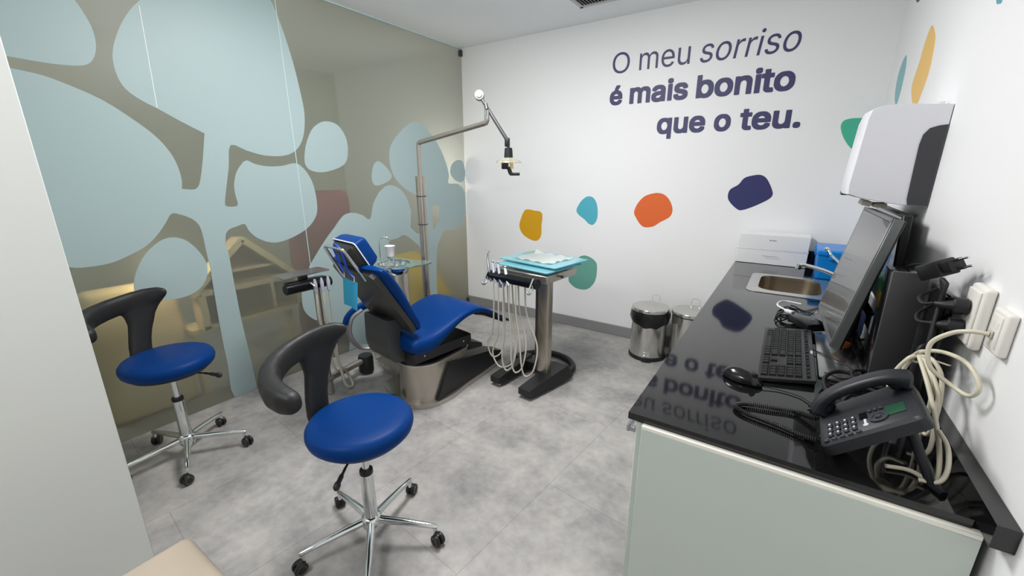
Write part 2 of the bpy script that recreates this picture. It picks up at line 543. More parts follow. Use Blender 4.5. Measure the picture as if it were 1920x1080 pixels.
# outlines measured on each surface, in metres: glass (y, z), back wall (x, z), right wall (y, z)
GLASS = {
    'tree': [[1.009, 2.357], [0.932, 2.262], [0.877, 2.162], [0.844, 2.07], [0.841, 1.981], [0.865, 1.911], [0.925, 1.862], [0.985, 1.83], [1.08, 1.774], [1.191, 1.715], [1.153, 1.556], [1.121, 1.445], [1.101, 1.405], [1.074, 1.392], [1.019, 1.398], [1.028, 1.447], [1.022, 1.527], [0.998, 1.606], [0.943, 1.691], [0.856, 1.773], [0.76, 1.847], [0.658, 1.896], [0.571, 1.928], [0.48, 1.941], [0.409, 1.95], [0.409, 1.95], [0.336, 1.85], [0.269, 1.546], [0.308, 1.315], [0.368, 1.133], [0.468, 1.036], [0.539, 1.02], [0.634, 1.025], [0.73, 1.06], [0.799, 1.096], [0.857, 1.149], [0.907, 1.211], [0.947, 1.262], [1.007, 1.242], [1.048, 1.212], [1.074, 1.158], [1.078, 1.018], [1.08, 0.882], [1.07, 0.552], [1.069, 0.248], [1.071, 0.008], [1.219, 0.007], [1.214, 0.223], [1.201, 0.526], [1.199, 0.811], [1.199, 0.984], [1.192, 1.032], [1.203, 1.106], [1.229, 1.137], [1.275, 1.151], [1.326, 1.161], [1.345, 1.113], [1.394, 1.057], [1.484, 1.015], [1.595, 1.023], [1.736, 1.076], [1.824, 1.154], [1.853, 1.24], [1.847, 1.381], [1.813, 1.474], [1.765, 1.533], [1.716, 1.551], [1.63, 1.532], [1.531, 1.528], [1.451, 1.543], [1.408, 1.564], [1.379, 1.553], [1.332, 1.494], [1.305, 1.422], [1.3, 1.355], [1.304, 1.286], [1.261, 1.277], [1.235, 1.285], [1.233, 1.312], [1.26, 1.413], [1.292, 1.529], [1.322, 1.655], [1.412, 1.626], [1.511, 1.6], [1.621, 1.596], [1.711, 1.619], [1.777, 1.672], [1.822, 1.761], [1.844, 1.891], [1.834, 2.029], [1.807, 2.218], [1.767, 2.394], [1.73, 2.508], [1.709, 2.556], [1.631, 2.621], [1.391, 2.6], [1.169, 2.503]],
    'crown': [[0.75, 2.283], [0.77, 2.24], [0.788, 2.183], [0.791, 2.122], [0.78, 2.066], [0.755, 2.02], [0.715, 1.995], [0.636, 1.985], [0.561, 1.985], [0.481, 1.989], [0.411, 1.993], [0.413, 2.069], [0.457, 2.2], [0.588, 2.32], [0.708, 2.336]],
    'leaf_low': [[0.937, 1.123], [0.991, 1.094], [1.039, 1.025], [1.066, 0.946], [1.058, 0.871], [1.021, 0.81], [0.97, 0.775], [0.895, 0.76], [0.803, 0.771], [0.732, 0.805], [0.702, 0.841], [0.699, 0.876], [0.718, 0.941], [0.766, 1.028], [0.83, 1.091], [0.886, 1.121]],
    'leaf_mid': [[2.015, 1.855], [2.094, 1.841], [2.149, 1.783], [2.174, 1.698], [2.16, 1.599], [2.119, 1.544], [2.032, 1.508], [1.928, 1.488], [1.842, 1.5], [1.805, 1.534], [1.8, 1.582], [1.826, 1.682], [1.881, 1.782], [1.948, 1.836]],
    'leaf_small': [[2.457, 1.578], [2.527, 1.539], [2.583, 1.479], [2.587, 1.436], [2.527, 1.4], [2.435, 1.376], [2.387, 1.393], [2.377, 1.452], [2.403, 1.538]],
    'leaf_edge': [[3.486, 1.606], [3.572, 1.586], [3.606, 1.476], [3.58, 1.399], [3.508, 1.378], [3.417, 1.415], [3.366, 1.475], [3.392, 1.557]],
    'tree2': [[2.894, 1.93], [2.997, 1.915], [3.117, 1.829], [3.241, 1.693], [3.318, 1.546], [3.344, 1.44], [3.331, 1.371], [3.473, 1.365], [3.558, 1.315], [3.591, 1.249], [3.593, 1.12], [3.57, 1.021], [3.466, 0.915], [3.369, 0.888], [3.236, 0.903], [3.183, 0.838], [3.119, 0.718], [3.09, 0.423], [3.089, 0.189], [3.102, 0.018], [2.91, 0.015], [2.913, 0.348], [2.893, 0.737], [2.868, 0.789], [2.701, 0.915], [2.602, 0.897], [2.5, 0.877], [2.554, 0.735], [2.581, 0.552], [2.578, 0.321], [2.531, 0.173], [2.396, 0.108], [2.224, 0.198], [2.185, 0.006], [1.981, 0.01], [2.032, 0.257], [1.936, 0.275], [1.783, 0.33], [1.687, 0.395], [1.638, 0.475], [1.634, 0.57], [1.649, 0.646], [1.698, 0.752], [1.758, 0.837], [1.884, 0.98], [1.974, 1.065], [2.067, 1.153], [2.159, 1.167], [2.249, 1.14], [2.321, 1.1], [2.368, 1.227], [2.441, 1.322], [2.539, 1.375], [2.658, 1.351], [2.746, 1.266], [2.794, 1.133], [2.773, 0.977], [2.885, 0.907], [2.923, 1.1], [2.902, 1.273], [2.855, 1.283], [2.728, 1.344], [2.635, 1.428], [2.59, 1.52], [2.584, 1.638], [2.627, 1.737], [2.76, 1.856]],
    'hole': [[3.066, 1.154], [3.174, 1.162], [3.175, 1.009], [3.078, 0.911]],
}
BACK = {
    'yellow': [[-2.208, 1.126], [-2.127, 1.118], [-2.06, 1.11], [-2.035, 1.072], [-2.043, 0.98], [-2.045, 0.885], [-2.079, 0.828], [-2.135, 0.818], [-2.22, 0.846], [-2.277, 0.891], [-2.303, 0.962], [-2.278, 1.047], [-2.245, 1.108]],
    'sky': [[-1.673, 1.149], [-1.633, 1.224], [-1.573, 1.271], [-1.51, 1.261], [-1.47, 1.189], [-1.464, 1.083], [-1.497, 1.023], [-1.541, 1.025], [-1.591, 1.065], [-1.652, 1.106]],
    'orange': [[-1.132, 1.153], [-1.108, 1.226], [-1.052, 1.29], [-0.966, 1.319], [-0.898, 1.31], [-0.847, 1.264], [-0.817, 1.191], [-0.834, 1.13], [-0.905, 1.083], [-0.961, 1.043], [-1.03, 1.032], [-1.073, 1.056], [-1.109, 1.104]],
    'navy': [[-0.424, 1.306], [-0.415, 1.359], [-0.364, 1.397], [-0.331, 1.444], [-0.28, 1.463], [-0.228, 1.467], [-0.186, 1.44], [-0.144, 1.366], [-0.136, 1.324], [-0.165, 1.289], [-0.25, 1.238], [-0.316, 1.211], [-0.349, 1.217], [-0.402, 1.263]],
    'teal': [[-1.58, 0.726], [-1.511, 0.715], [-1.453, 0.674], [-1.44, 0.619], [-1.443, 0.538], [-1.464, 0.471], [-1.512, 0.413], [-1.571, 0.391], [-1.645, 0.396], [-1.698, 0.425], [-1.728, 0.464], [-1.72, 0.546], [-1.689, 0.621], [-1.639, 0.693]],
    'green': [[0.265, 1.821], [0.209, 1.817], [0.185, 1.799], [0.184, 1.762], [0.213, 1.696], [0.262, 1.634], [0.315, 1.616], [0.351, 1.667], [0.356, 1.756], [0.32, 1.808]],
}
RIGHT = {
    'chip': [[3.55, 1.873], [3.42, 1.814], [3.39, 1.753], [3.469, 1.759], [3.556, 1.837]],
    'teal': [[3.233, 2.09], [3.185, 2.063], [3.145, 2.007], [3.137, 1.945], [3.144, 1.884], [3.178, 1.842], [3.257, 1.873], [3.307, 1.925], [3.333, 2.003], [3.301, 2.061]],
    'yellow': [[2.741, 2.11], [2.635, 2.054], [2.598, 2.017], [2.576, 1.955], [2.572, 1.892], [2.61, 1.827], [2.662, 1.774], [2.723, 1.781], [2.823, 1.841], [2.866, 1.898], [2.819, 1.982], [2.802, 2.052]],
    'dark': [[3.357, 2.458], [3.223, 2.416], [3.175, 2.35], [3.226, 2.336], [3.304, 2.366], [3.349, 2.418]],
    'tip': [[1.958, 2.022], [1.9, 2.011], [1.865, 1.953], [1.887, 1.952], [1.911, 1.963]],
}

# ================================================================== the room
XG, YB, ZC = -3.0, 3.605, 2.673
bm = BM(); box(bm, (-5.2, -2.4, -0.1), (1.2, 3.75, 0)); structure('floor', bm, M['floor'])
bm = BM(); box(bm, (-5.2, -2.4, ZC), (1.2, 3.75, ZC + 0.1)); structure('ceiling', bm, M['ceiling'])
bm = BM(); box(bm, (-5.2, YB, 0), (1.2, YB + 0.12, ZC)); structure('wall_back', bm, M['wall'])
bm = BM()
prism(bm, [(wall_x(3.605), 3.605), (wall_x(-2.3), -2.3), (wall_x(-2.3) + 0.12, -2.3), (wall_x(3.605) + 0.12, 3.605)],
      lambda u, v, t: (u, v, t), 0, ZC)
structure('wall_right', bm, M['wall'])
bm = BM(); box(bm, (-5.2, -2.4, 0), (1.2, -2.3, ZC)); structure('wall_front', bm, M['dimming_grey'])
# wall beside the camera on the left, its end facing the glass
bm = BM(); box(bm, (-1.95, -2.3, 0), (-1.85, 0.292, ZC), 0.002, 1); structure('wall_left', bm, M['side_wall'])
bm = BM(); box(bm, (-3.1, 0.18, 0), (-1.95, 0.262, ZC)); structure('wall_nook', bm, M['side_wall'])
# corridor behind the glass
bm = BM(); box(bm, (-5.2, -2.3, 0), (-5.1, YB, ZC)); structure('wall_corridor', bm, M['corridor'])
bm = BM(); box(bm, (-5.1, -0.4, 0), (-3.1, -0.3, ZC)); structure('wall_corridor_end', bm, M['corridor'])
# frosted glass wall, two panes
SEAM = 1.7385
for i, (y0, y1) in enumerate(((0.262, SEAM - 0.0015), (SEAM + 0.0015, YB - 0.004))):
    bm = BM(); box(bm, (XG - 0.01, y0, 0.002), (XG, y1, ZC - 0.008), 0.0008, 1)
    w_ = structure('window_%d' % (i + 1), bm, M['frost'], ('frosted glass pane with the large tree, beside the rear stool', 'frosted glass pane with the small tree, meeting the white back wall')[i], 'glass wall')
    w_.data.materials.append(M['clear_back'])
    for p_ in w_.data.polygons:
        p_.material_index = 0 if p_.normal.x > 0.9 else 1
bm = BM(); box(bm, (XG - 0.004, SEAM - 0.0018, 0.002), (XG + 0.0022, SEAM + 0.0018, ZC - 0.008)); structure('trim_2', bm, M['film_line'])
bm = BM(); box(bm, (XG - 0.016, 0.262, ZC - 0.008), (XG + 0.006, YB, ZC)); structure('trim_1', bm, M['film_line'])
bm = BM(); box(bm, (-3.02, YB - 0.012, 0), (0.372, YB, 0.1), 0.003, 1)
structure('baseboard_back', bm, M['base_grey'])

for nm, z0, lab in (('glass_clamp', 2.60, 'small metal clamp at the top corner of the frosted glass'),
                    ('glass_clamp', 0.02, 'small metal clamp at the foot of the frosted glass by the skirting')):
    bm = BM(); box(bm, (-3.02, YB - 0.035, z0), (-2.985, YB - 0.0005, z0 + 0.055), 0.003)
    t = obj(nm, bm, M['dark_grey']); tag(t, lab, 'clamp')

# ------------------------------------------------------------------ pictures on the glass
FG = lambda u, v, t: (XG + t, u, v)


def decal(name, poly, label, cat, holes=(), n=3, sharp=False):
    bm = BM()
    prism(bm, poly if sharp else spline2(poly, n), FG, 0.0, 0.0012, holes)
    o = obj(name, bm, M['film'])
    return tag(o, label, cat, 'pale blue tree pictures on the glass')


def mixed(poly, corners, n=3):
    """spline through an outline, keeping the listed corners sharp"""
    k = len(poly); out = []
    for i in range(k):
        p = [Vector((*poly[(i + j - 1) % k], 0)) for j in range(4)]
        if i in corners: p[0] = p[1] * 2 - p[2]
        if (i + 1) % k in corners: p[3] = p[2] * 2 - p[1]
        for s in range(n):
            t = s / n
            q = 0.5 * (2 * p[1] + (p[2] - p[0]) * t + (2 * p[0] - 5 * p[1] + 4 * p[2] - p[3]) * t * t + (3 * p[1] - p[0] - 3 * p[2] + p[3]) * t ** 3)
            out.append((q.x, q.y))
    return out


big = decal('tree_decal', mixed(GLASS['tree'], {9, 14, 38, 46, 47, 71, 76, 54}), 'large pale blue tree film with wide trunk on the frosted glass left of the chair', 'tree decal', sharp=True)
decal('tree_decal', mixed(GLASS['tree2'], {10, 11, 14, 15, 18, 19, 22, 23, 25, 30, 31, 32, 33, 34, 35, 48, 51, 55, 56}), 'pale blue tree film on the frosted glass behind the steel lamp post', 'tree decal', [GLASS['hole']], sharp=True)
bm = BM(); prism(bm, [(0.9995, 2.33), (1.002, 2.33), (0.9855, 1.835), (0.983, 1.835)], FG, 0.0, 0.0018); obj('film_seam', bm, M['carton'], big)
for k, lab in (('crown', 'pale blue leaf film in the topmost corner of the glass by the white wall'),
               ('leaf_low', 'pale blue round leaf film low on the glass above the rear stool'),
               ('leaf_mid', 'pale blue egg-shaped leaf film just right of the large tree'),
               ('leaf_small', 'small pale blue leaf film between the two trees'),
               ('leaf_edge', 'small pale blue leaf film at the glass edge beside the white wall')):
    decal('leaf_decal', GLASS[k], lab, 'leaf decal')

# ------------------------------------------------------------------ painted pebbles and lettering on the white walls
FB = lambda u, v, t: (u, YB - t, v)
FR = lambda u, v, t: (wall_x(u) - t, u, v)
for surf, f, items in ((BACK, FB, (('yellow', 'mustard_ink', 'mustard yellow pebble sticker on the white back wall'),
                                   ('sky', 'sky_ink', 'sky blue pebble sticker between the mustard and the orange one'),
                                   ('orange', 'orange_ink', 'orange pebble sticker on the white back wall'),
                                   ('navy', 'navy_ink', 'navy blue pebble sticker under the lettering near the cartons'),
                                   ('teal', 'teal_ink', 'muted teal pebble sticker beside the instrument cart tray'),
                                   ('green', 'green_ink', 'green pebble sticker half hidden by the towel dispenser'))),
                       (RIGHT, FR, (('chip', 'green_ink', 'tiny green sticker tip just above the towel dispenser'),
                                    ('teal', 'dusty_ink', 'slim teal sticker high in the corner by the dispenser'),
                                    ('yellow', 'amber_ink', 'amber yellow sticker rising above the towel dispenser'),
                                    ('dark', 'plum_ink', 'dark plum sticker at the top edge above the amber one'),
                                    ('tip', 'deepteal_ink', 'blue teal sticker tip at the top right of the side wall')))):
    for k, mm, lab in items:
        bm = BM()
        prism(bm, spline2(surf[k], 4), f, -0.0005, 0.001)
        tag(obj('wall_sticker', bm, M[mm]), lab, 'wall sticker', 'coloured pebble stickers on the white walls')

FONT = None
try:
    import os
    fp = os.path.join(bpy.utils.system_resource('DATAFILES'), 'fonts', 'Inter.woff2')
    FONT = bpy.data.fonts.load(fp)
except Exception:
    FONT = None


def untangle(lp):
    """split an outline that crosses itself into simple loops"""
    k = len(lp)
    for i in range(k):
        a, b_ = lp[i], lp[(i + 1) % k]
        for j in range(i + 2, k):
            if i == 0 and j == k - 1: continue
            c, d = lp[j], lp[(j + 1) % k]
            den = (b_[0] - a[0]) * (d[1] - c[1]) - (b_[1] - a[1]) * (d[0] - c[0])
            if abs(den) < 1e-12: continue
            t = ((c[0] - a[0]) * (d[1] - c[1]) - (c[1] - a[1]) * (d[0] - c[0])) / den
            u = ((c[0] - a[0]) * (b_[1] - a[1]) - (c[1] - a[1]) * (b_[0] - a[0])) / den
            if 1e-6 < t < 1 - 1e-6 and 1e-6 < u < 1 - 1e-6:
                x = (a[0] + (b_[0] - a[0]) * t, a[1] + (b_[1] - a[1]) * t)
                l1 = [x] + lp[i + 1:j + 1]
                l2 = [x] + lp[j + 1:] + lp[:i + 1]
                return [q for l in (l1, l2) if len(l) > 2 for q in untangle(l)]
    return [lp]


def glyphs(txt, shear, step=0.0):
    """filled outlines of a word: list of (outer, [holes]) in font units"""
    c = bpy.data.curves.new('w', 'FONT')
    c.body = txt
    if FONT: c.font = FONT
    c.shear = shear
    c.size = 1.0
    o = bpy.data.objects.new('w', c)
    COL.objects.link(o)
    dg = bpy.context.evaluated_depsgraph_get()
    cu = o.to_curve(dg)
    loops = []
    for sp in cu.splines:
        P = sp.bezier_points
        k = len(P)
        lp = []
        for i in range(k):
            p, q = P[i], P[(i + 1) % k]
            a0, a1, a2, a3 = p.co, p.handle_right, q.handle_left, q.co
            straight = (a1 - a0).cross(a3 - a0).length < 1e-5 and (a2 - a0).cross(a3 - a0).length < 1e-5
            for j in range(1 if straight else 7):
                t = j / 7
                v = a0 * (1 - t) ** 3 + a1 * 3 * t * (1 - t) ** 2 + a2 * 3 * t * t * (1 - t) + a3 * t ** 3
                if not lp or (Vector(lp[-1]) - Vector((v.x, v.y))).length > 1e-5: lp.append((v.x, v.y))
        if len(lp) > 2 and (Vector(lp[0]) - Vector(lp[-1])).length < 1e-4: lp.pop()
        if len(lp) > 2: loops.append(lp)
    o.to_curve_clear()
    bpy.data.objects.remove(o)
    loops = [q for lp in loops for q in untangle(lp)]
    area = lambda lp: sum(lp[i - 1][0] * lp[i][1] - lp[i][0] * lp[i - 1][1] for i in range(len(lp))) / 2
    sg = math.copysign(1, max((area(l) for l in loops), key=abs))
    outs = [l for l in loops if area(l) * sg > 1e-6]
    holes = [l for l in loops if area(l) * sg < -1e-4]
    def inside(p, lp):
        r = False
        for i in range(len(lp)):
            (x1, y1), (x2, y2) = lp[i - 1], lp[i]
            if (y1 > p[1]) != (y2 > p[1]) and p[0] < (x2 - x1) * (p[1] - y1) / (y2 - y1) + x1: r = not r
        return r
    return [(l, [h for h in holes if sum(inside(p, l) for p in h) > len(h) * .5 and abs(area(h)) < abs(area(l))]) for l in outs]


def word(txt, x0, x1, base, ytop, ref, weight, shear, parent):
    """flat vinyl word on the back wall: left/right edges, baseline and the height of the letters in ref"""
    g_ = weight
    hx = max(p[1] for l, h in glyphs(ref, 0) for p in l) + g_
    sy = (ytop - base) / (hx + g_)
    G = glyphs(txt, shear)
    xs = [p[0] for l, h in G for p in l]
    sx = (x1 - x0) / (max(xs) - min(xs) + 2 * g_)
    xm = min(xs) - g_
    shifts = [(0, 0)] + ([(g_ * max(-1, min(1, 1.25 * math.cos(2 * math.pi * (k + .5) / 16))), g_ * max(-1, min(1, 1.25 * math.sin(2 * math.pi * (k + .5) / 16)))) for k in range(16)] if g_ > 0 else [])
    bm = BM()
    for n_, (dx, dy) in enumerate(shifts):
        for ci, (l, hs_) in enumerate(G):
            if g_ < 0: l, hs_ = shrink(l, -g_), [shrink(h, -g_) for h in hs_]
            t = BM()
            f = lambda u, v, d: (x0 + (u + dx - xm) * sx, YB - d, base + (v + dy + g_) * sy)
            prism(t, l, f, -0.0004, 0.0012 + 0.000004 * n_ + 0.00008 * ci, hs_)
            bmesh.ops.recalc_face_normals(t, faces=t.faces[:])
            merge(bm, t)
    return obj('word', bm, M['letter'], parent)


def shrink(lp, d):
    """move an outline by d towards its filled side (outer contours inwards, holes outwards)"""
    out = []
    k = len(lp)
    for i in range(k):
        a, b_, c = Vector(lp[i - 1]), Vector(lp[i]), Vector(lp[(i + 1) % k])
        e1, e2 = (b_ - a).normalized(), (c - b_).normalized()
        n1, n2 = Vector((-e1.y, e1.x)), Vector((-e2.y, e2.x))
        m_ = (n1 + n2)
        m_ = m_ / max(0.5, m_.length ** 2 / 2) if m_.length > 1e-6 else n1
        sg = SHRINK_SIGN
        out.append(tuple(b_ + m_ * d * sg))
    return out


_o = glyphs('O', 0)[0][0]
SHRINK_SIGN = 1 if sum(_o[i - 1][0] * _o[i][1] - _o[i][0] * _o[i - 1][1] for i in range(len(_o))) > 0 else -1

lett = thing('wall_lettering', (-0.75, YB, 1.9), 'large indigo slogan in three lines on the white back wall', 'wall lettering')
TH, BO = 0.0, 0.027
word('O', -1.402, -1.260, 2.262, 2.415, 'O', TH, 0, lett)
word('meu', -1.181, -0.803, 2.265, 2.383, 'x', TH, 0, lett)
word('sorriso', -0.732, -0.117, 2.262, 2.380, 'x', TH, 0.14, lett)
word('é', -1.411, -1.303, 2.023, 2.134, 'x', BO, 0, lett)
word('mais', -1.242, -0.793, 2.021, 2.141, 'x', BO, 0, lett)
word('bonito', -0.734, -0.113, 2.020, 2.142, 'x', BO, 0, lett)
word('que', -1.002, -0.645, 1.779, 1.897, 'x', BO, 0, lett)
word('o', -0.584, -0.471, 1.779, 1.897, 'x', BO, 0, lett)
word('teu.', -0.414, -0.042, 1.779, 1.897, 'x', BO, 0, lett)

# ------------------------------------------------------------------ ceiling air grille
vt = thing('ceiling_vent', (-1.36, 3.06, ZC), 'white air grille with dark slots in the ceiling above the slogan', 'air vent')
X0, X1, Y0, Y1 = -1.54, -1.02, 2.55, 3.25
bm = BM()
for a, b_ in (((X0, Y0), (X0 + .03, Y1)), ((X1 - .03, Y0), (X1, Y1)), ((X0, Y0), (X1, Y0 + .03)), ((X0, Y1 - .03), (X1, Y1))):
    box(bm, (*a, ZC - 0.012), (*b_, ZC - 0.0005), 0.003, 1)
obj('frame', bm, M['vent_white'], vt)
bm = BM(); box(bm, (X0 + .02, Y0 + .02, ZC - 0.002), (X1 - .02, Y1 - .02, ZC - 0.0006)); obj('backing', bm, M['vent_dark'], vt)
bm = BM()
k = X0 + 0.05
while k < X1 - 0.04:
    obox(bm, (k, (Y0 + Y1) / 2, ZC - 0.006), Vector((0.8, 0, -0.6)), Vector((0, 1, 0)), Vector((0.6, 0, 0.8)), 0.013, Y1 - Y0 - 0.05, 0.002)
    k += 0.022
obj('slats', bm, M['vent_white'], vt)

# ------------------------------------------------------------------ things behind the glass
sh = thing('house_shelf', (-3.09, 1.3, 0.5), 'pale wooden house-shaped shelf seen through the frosted glass', 'shelf')
XS0, XS1 = -3.135, -3.016


def bar(name, p, q, wdt, x0=XS0, x1=XS1, lab=None):
    p, q = Vector(p), Vector(q)
    d = (q - p); L = d.length; d.normalize()
    ex = Vector((1, 0, 0)); ey = Vector((0, d[0], d[1])); ez = ex.cross(ey)
    c = (p + q) / 2
    bm = BM(); obox(bm, ((x0 + x1) / 2, c[0], c[1]), ex, ey, ez, x1 - x0, L, wdt, 0.003, 1)
    return obj(name, bm, M['pine'], sh)


bar('roof_board', (0.955, 0.745), (1.301, 1.06), 0.042)
bar('roof_board', (1.301, 1.06), (1.665, 0.725), 0.042)
bar('side_board', (1.012, 0.51), (1.012, 0.765), 0.042)
bar('side_board', (1.632, 0.51), (1.632, 0.765), 0.042)
bar('bottom_board', (0.992, 0.521), (1.652, 0.521), 0.036)
bar('shelf_board', (1.03, 0.75), (1.615, 0.75), 0.04)
bar('shelf_board', (1.1, 0.857), (1.5, 0.857), 0.022, XS0, -3.05)
bar('divider', (1.452, 0.54), (1.452, 0.73), 0.024, XS0, -3.03)
bm = BM(); prism(bm, [(1.0, 0.51), (1.645, 0.51), (1.645, 0.745), (1.301, 1.05), (0.985, 0.745)], lambda u, v, t: (t, u, v), XS0 - 0.006, XS0 - 0.0005); obj('contrast_panel', bm, M['contrast_brown'], sh)  # brown panel added to darken the interior so the pale boards stand out
for y, z in ((1.301, 1.05), (1.005, 0.742), (1.012, 0.522), (1.632, 0.53)):
    bm = BM(); cyl(bm, (XS1 - 0.001, y, z), (XS1 + 0.001, y, z), 0.006, 12); obj('screw_cap', bm, M['black'], sh)
bm = BM()
box(bm, (-3.28, 0.98, 0.0), (-3.2, 1.02, 0.5)); box(bm, (-3.28, 1.61, 0.0), (-3.2, 1.65, 0.5)); box(bm, (-3.29, 0.95, 0.47), (-3.11, 1.68, 0.502))
obj('stand', bm, M['pine'], sh)
bm = BM(); box(bm, (-3.4, 1.78, 0.0), (-3.24, 2.34, 1.34), 0.07, 6)
tag(obj('maroon_panel', bm, M['maroon']), 'blurred dark red panel standing behind the frosted glass', 'panel')
bm = BM()
prism(bm, rounded([(-3.6, 0.0), (-3.05, 0.0), (-3.05, 0.16), (-3.3, 0.42), (-3.6, 0.62)], 0.05), lambda u, v, t: (u, t, v), 2.5, 3.36)  # front sloped so that added light from above brightens the yellow
yb = obj('light_catching_wedge', bm, M['warm_yellow']); tag(yb, 'blurred yellow block behind the frosted glass at the chair foot', 'yellow block')
bm = BM(); box(bm, (-3.34, 0.5, 0.0), (-3.19, 0.95, 0.84), 0.05, 4)  # block added to catch the warm light, stands in for a glow
tag(obj('cream_glow_block', bm, M['glow_cream']), 'cream block added behind the glass for a warm glow left of the house shelf', 'glow_block')

# ================================================================== worktop run on the right
SP = lambda y: wall_x(y) - 0.032            # face of the upstand
wt = thing('worktop', (0.05, 2.3, 0.837), 'long black polished granite worktop along the right wall', 'worktop')
hole = rounded([(-0.105, 2.63), (0.205, 2.63), (0.205, 3.03), (-0.105, 3.03)], 0.06)
bm = BM()
prism(bm, [(-0.294, 1.025), (SP(1.025), 1.025), (SP(3.604), 3.604), (-0.294, 3.604)], lambda u, v, t: (u, v, t), 0.837, 0.857, [hole])
obj('slab', bm, M['granite'], wt)
bm = BM()
prism(bm, [(SP(0.955), 0.955), (wall_x(0.955) - 0.001, 0.955), (wall_x(3.6) - 0.001, 3.604), (SP(3.6), 3.604)], lambda u, v, t: (u, v, t), 0.8571, 0.905)
obj('upstand', bm, M['granite'], wt)
bm = BM(); box(bm, (-0.28, 3.575, 0.8572), (SP(3.59) - 0.0005, 3.604, 0.95)); obj('upstand', bm, M['granite'], wt)

cb = thing('base_cabinet', (0.05, 2.3, 0), 'pale green-grey base cabinet under the black worktop', 'cabinet')
bm = BM(); box(bm, (-0.252, 1.011, 0.0), (0.392, 1.03, 0.826), 0.001, 1); obj('side_panel', bm, M['panel'], cb)
bm = BM(); box(bm, (-0.252, 1.0108, 0.826), (0.392, 1.03, 0.8365), 0.001, 1); obj('edge_band', bm, M['panel_edge'], cb, label='cream edge band of the side panel')
bm = BM(); box(bm, (-0.25, 1.031, 0.08), (0.36, 3.59, 0.6), 0.001, 1); obj('carcass', bm, M['panel'], cb)
bm = BM(); box(bm, (-0.2, 1.031, 0.0), (0.36, 3.59, 0.08)); obj('plinth', bm, M['base_grey'], cb)
y = 1.031
while y < 3.5:
    bm = BM(); box(bm, (-0.272, y, 0.085), (-0.254, y + 0.425, 0.832), 0.002, 1)
    d = obj('door', bm, M['panel'], cb)
    bm = BM()
    hy = y + 0.03
    box(bm, (-0.298, hy, 0.775), (-0.272, hy + 0.012, 0.79), 0.001, 1)
    box(bm, (-0.298, hy + 0.15, 0.775), (-0.272, hy + 0.162, 0.79), 0.001, 1)
    box(bm, (-0.306, hy, 0.772), (-0.298, hy + 0.162, 0.793), 0.001, 1)
    obj('handle', bm, M['silver'], d)
    y += 0.4285

# ------------------------------------------------------------------ sink and mixer
sk = thing('sink', (0.05, 2.82, 0.857), 'rectangular steel sink set in the black worktop', 'sink')
RO = rounded([(-0.152, 2.572), (0.258, 2.572), (0.258, 3.068), (-0.152, 3.068)], 0.05)
RI = rounded([(-0.1, 2.635), (0.2, 2.635), (0.2, 3.025), (-0.1, 3.025)], 0.085)
bm = BM(); prism(bm, RO, lambda u, v, t: (u, v, t), 0.8572, 0.8605, [RI]); obj('rim', bm, M['rim_steel'], sk)
bm = BM()
def ring_at(sc, z):
    return [(0.05 + (p[0] - 0.05) * sc, 2.83 + (p[1] - 2.83) * sc, z) for p in RI]
R = [ring_at(1.0, 0.8604), ring_at(0.985, 0.845), ring_at(0.955, 0.74), ring_at(0.9, 0.718), ring_at(0.8, 0.712), ring_at(0.02, 0.708)]
loft(bm, R, False)
bm.faces.new([v for v in bm.verts][-len(RI):])
obj('basin', bm, M['sink_steel'], sk)
bm = BM(); lathe(bm, [(0, 0.7085), (0.036, 0.7095), (0.038, 0.7125), (0.03, 0.7135), (0, 0.7125)], (0.05, 2.83, 0)); obj('drain', bm, M['chrome'], sk)
fc = thing('mixer_tap', (0.285, 2.8, 0.857), 'chrome mixer tap with slim spout reaching over the steel sink', 'tap')
bm = BM(); lathe(bm, [(0.026, 0.857), (0.026, 0.862), (0.021, 0.866), (0.021, 0.96), (0.017, 0.972), (0, 0.974)], (0.285, 2.84, 0), seg=24); obj('body', bm, M['chrome'], fc)
bm = BM(); tube(bm, smooth_path([(0.28, 2.84, 0.93), (0.2, 2.80, 0.968), (0.12, 2.75, 0.995), (0.08, 2.727, 1.003)], 5), 0.0105, 14); obj('spout', bm, M['chrome'], fc)
bm = BM(); cyl(bm, (0.079, 2.727, 1.006), (0.074, 2.726, 0.978), 0.0145, 18, bev=0.002); obj('aerator', bm, M['chrome'], fc)
bm = BM(); tube(bm, smooth_path([(0.285, 2.845, 0.968), (0.262, 2.93, 1.0), (0.228, 3.0, 1.025), (0.205, 3.02, 1.055)], 5), [0.007] * 12 + [0.0075] * 3 + [0.008], 12)
ball(bm, (0.203, 3.02, 1.058), 0.0125); obj('lever', bm, M['chrome'], fc)

# ------------------------------------------------------------------ white cartons, tubs behind the screen
for z0, z1, lab, dx in ((0.8585, 0.966, 'lower long white carton at the back end of the worktop', 0.0), (0.9665, 1.066, 'upper long white carton stacked at the back end of the worktop', 0.006)):
    c = thing('carton', (-0.08, 3.47, z0), lab, 'box', 'white cartons on the worktop')
    bm = BM(); box(bm, (-0.292 + dx, 3.4, z0), (0.133, 3.573, z1 - 0.008 if z0 < .9 else z1), 0.002, 1); obj('body', bm, M['carton'], c)
    if z0 < 0.9:
        bm = BM(); box(bm, (-0.294, 3.398, z1 - 0.0075), (0.135, 3.5735, z1), 0.001, 1); obj('lid', bm, M['carton'], c)
        bm = BM(); box(bm, (-0.13, 3.3993, 0.915), (-0.035, 3.4, 0.918)); box(bm, (-0.11, 3.3993, 0.903), (-0.02, 3.4, 0.905)); obj('print', bm, M['print'], c)
    else:
        bm = BM(); box(bm, (-0.1, 3.3993, 1.024), (-0.09, 3.4, 1.032)); box(bm, (-0.087, 3.3993, 1.025), (-0.058, 3.4, 1.031)); obj('print', bm, M['print'], c)

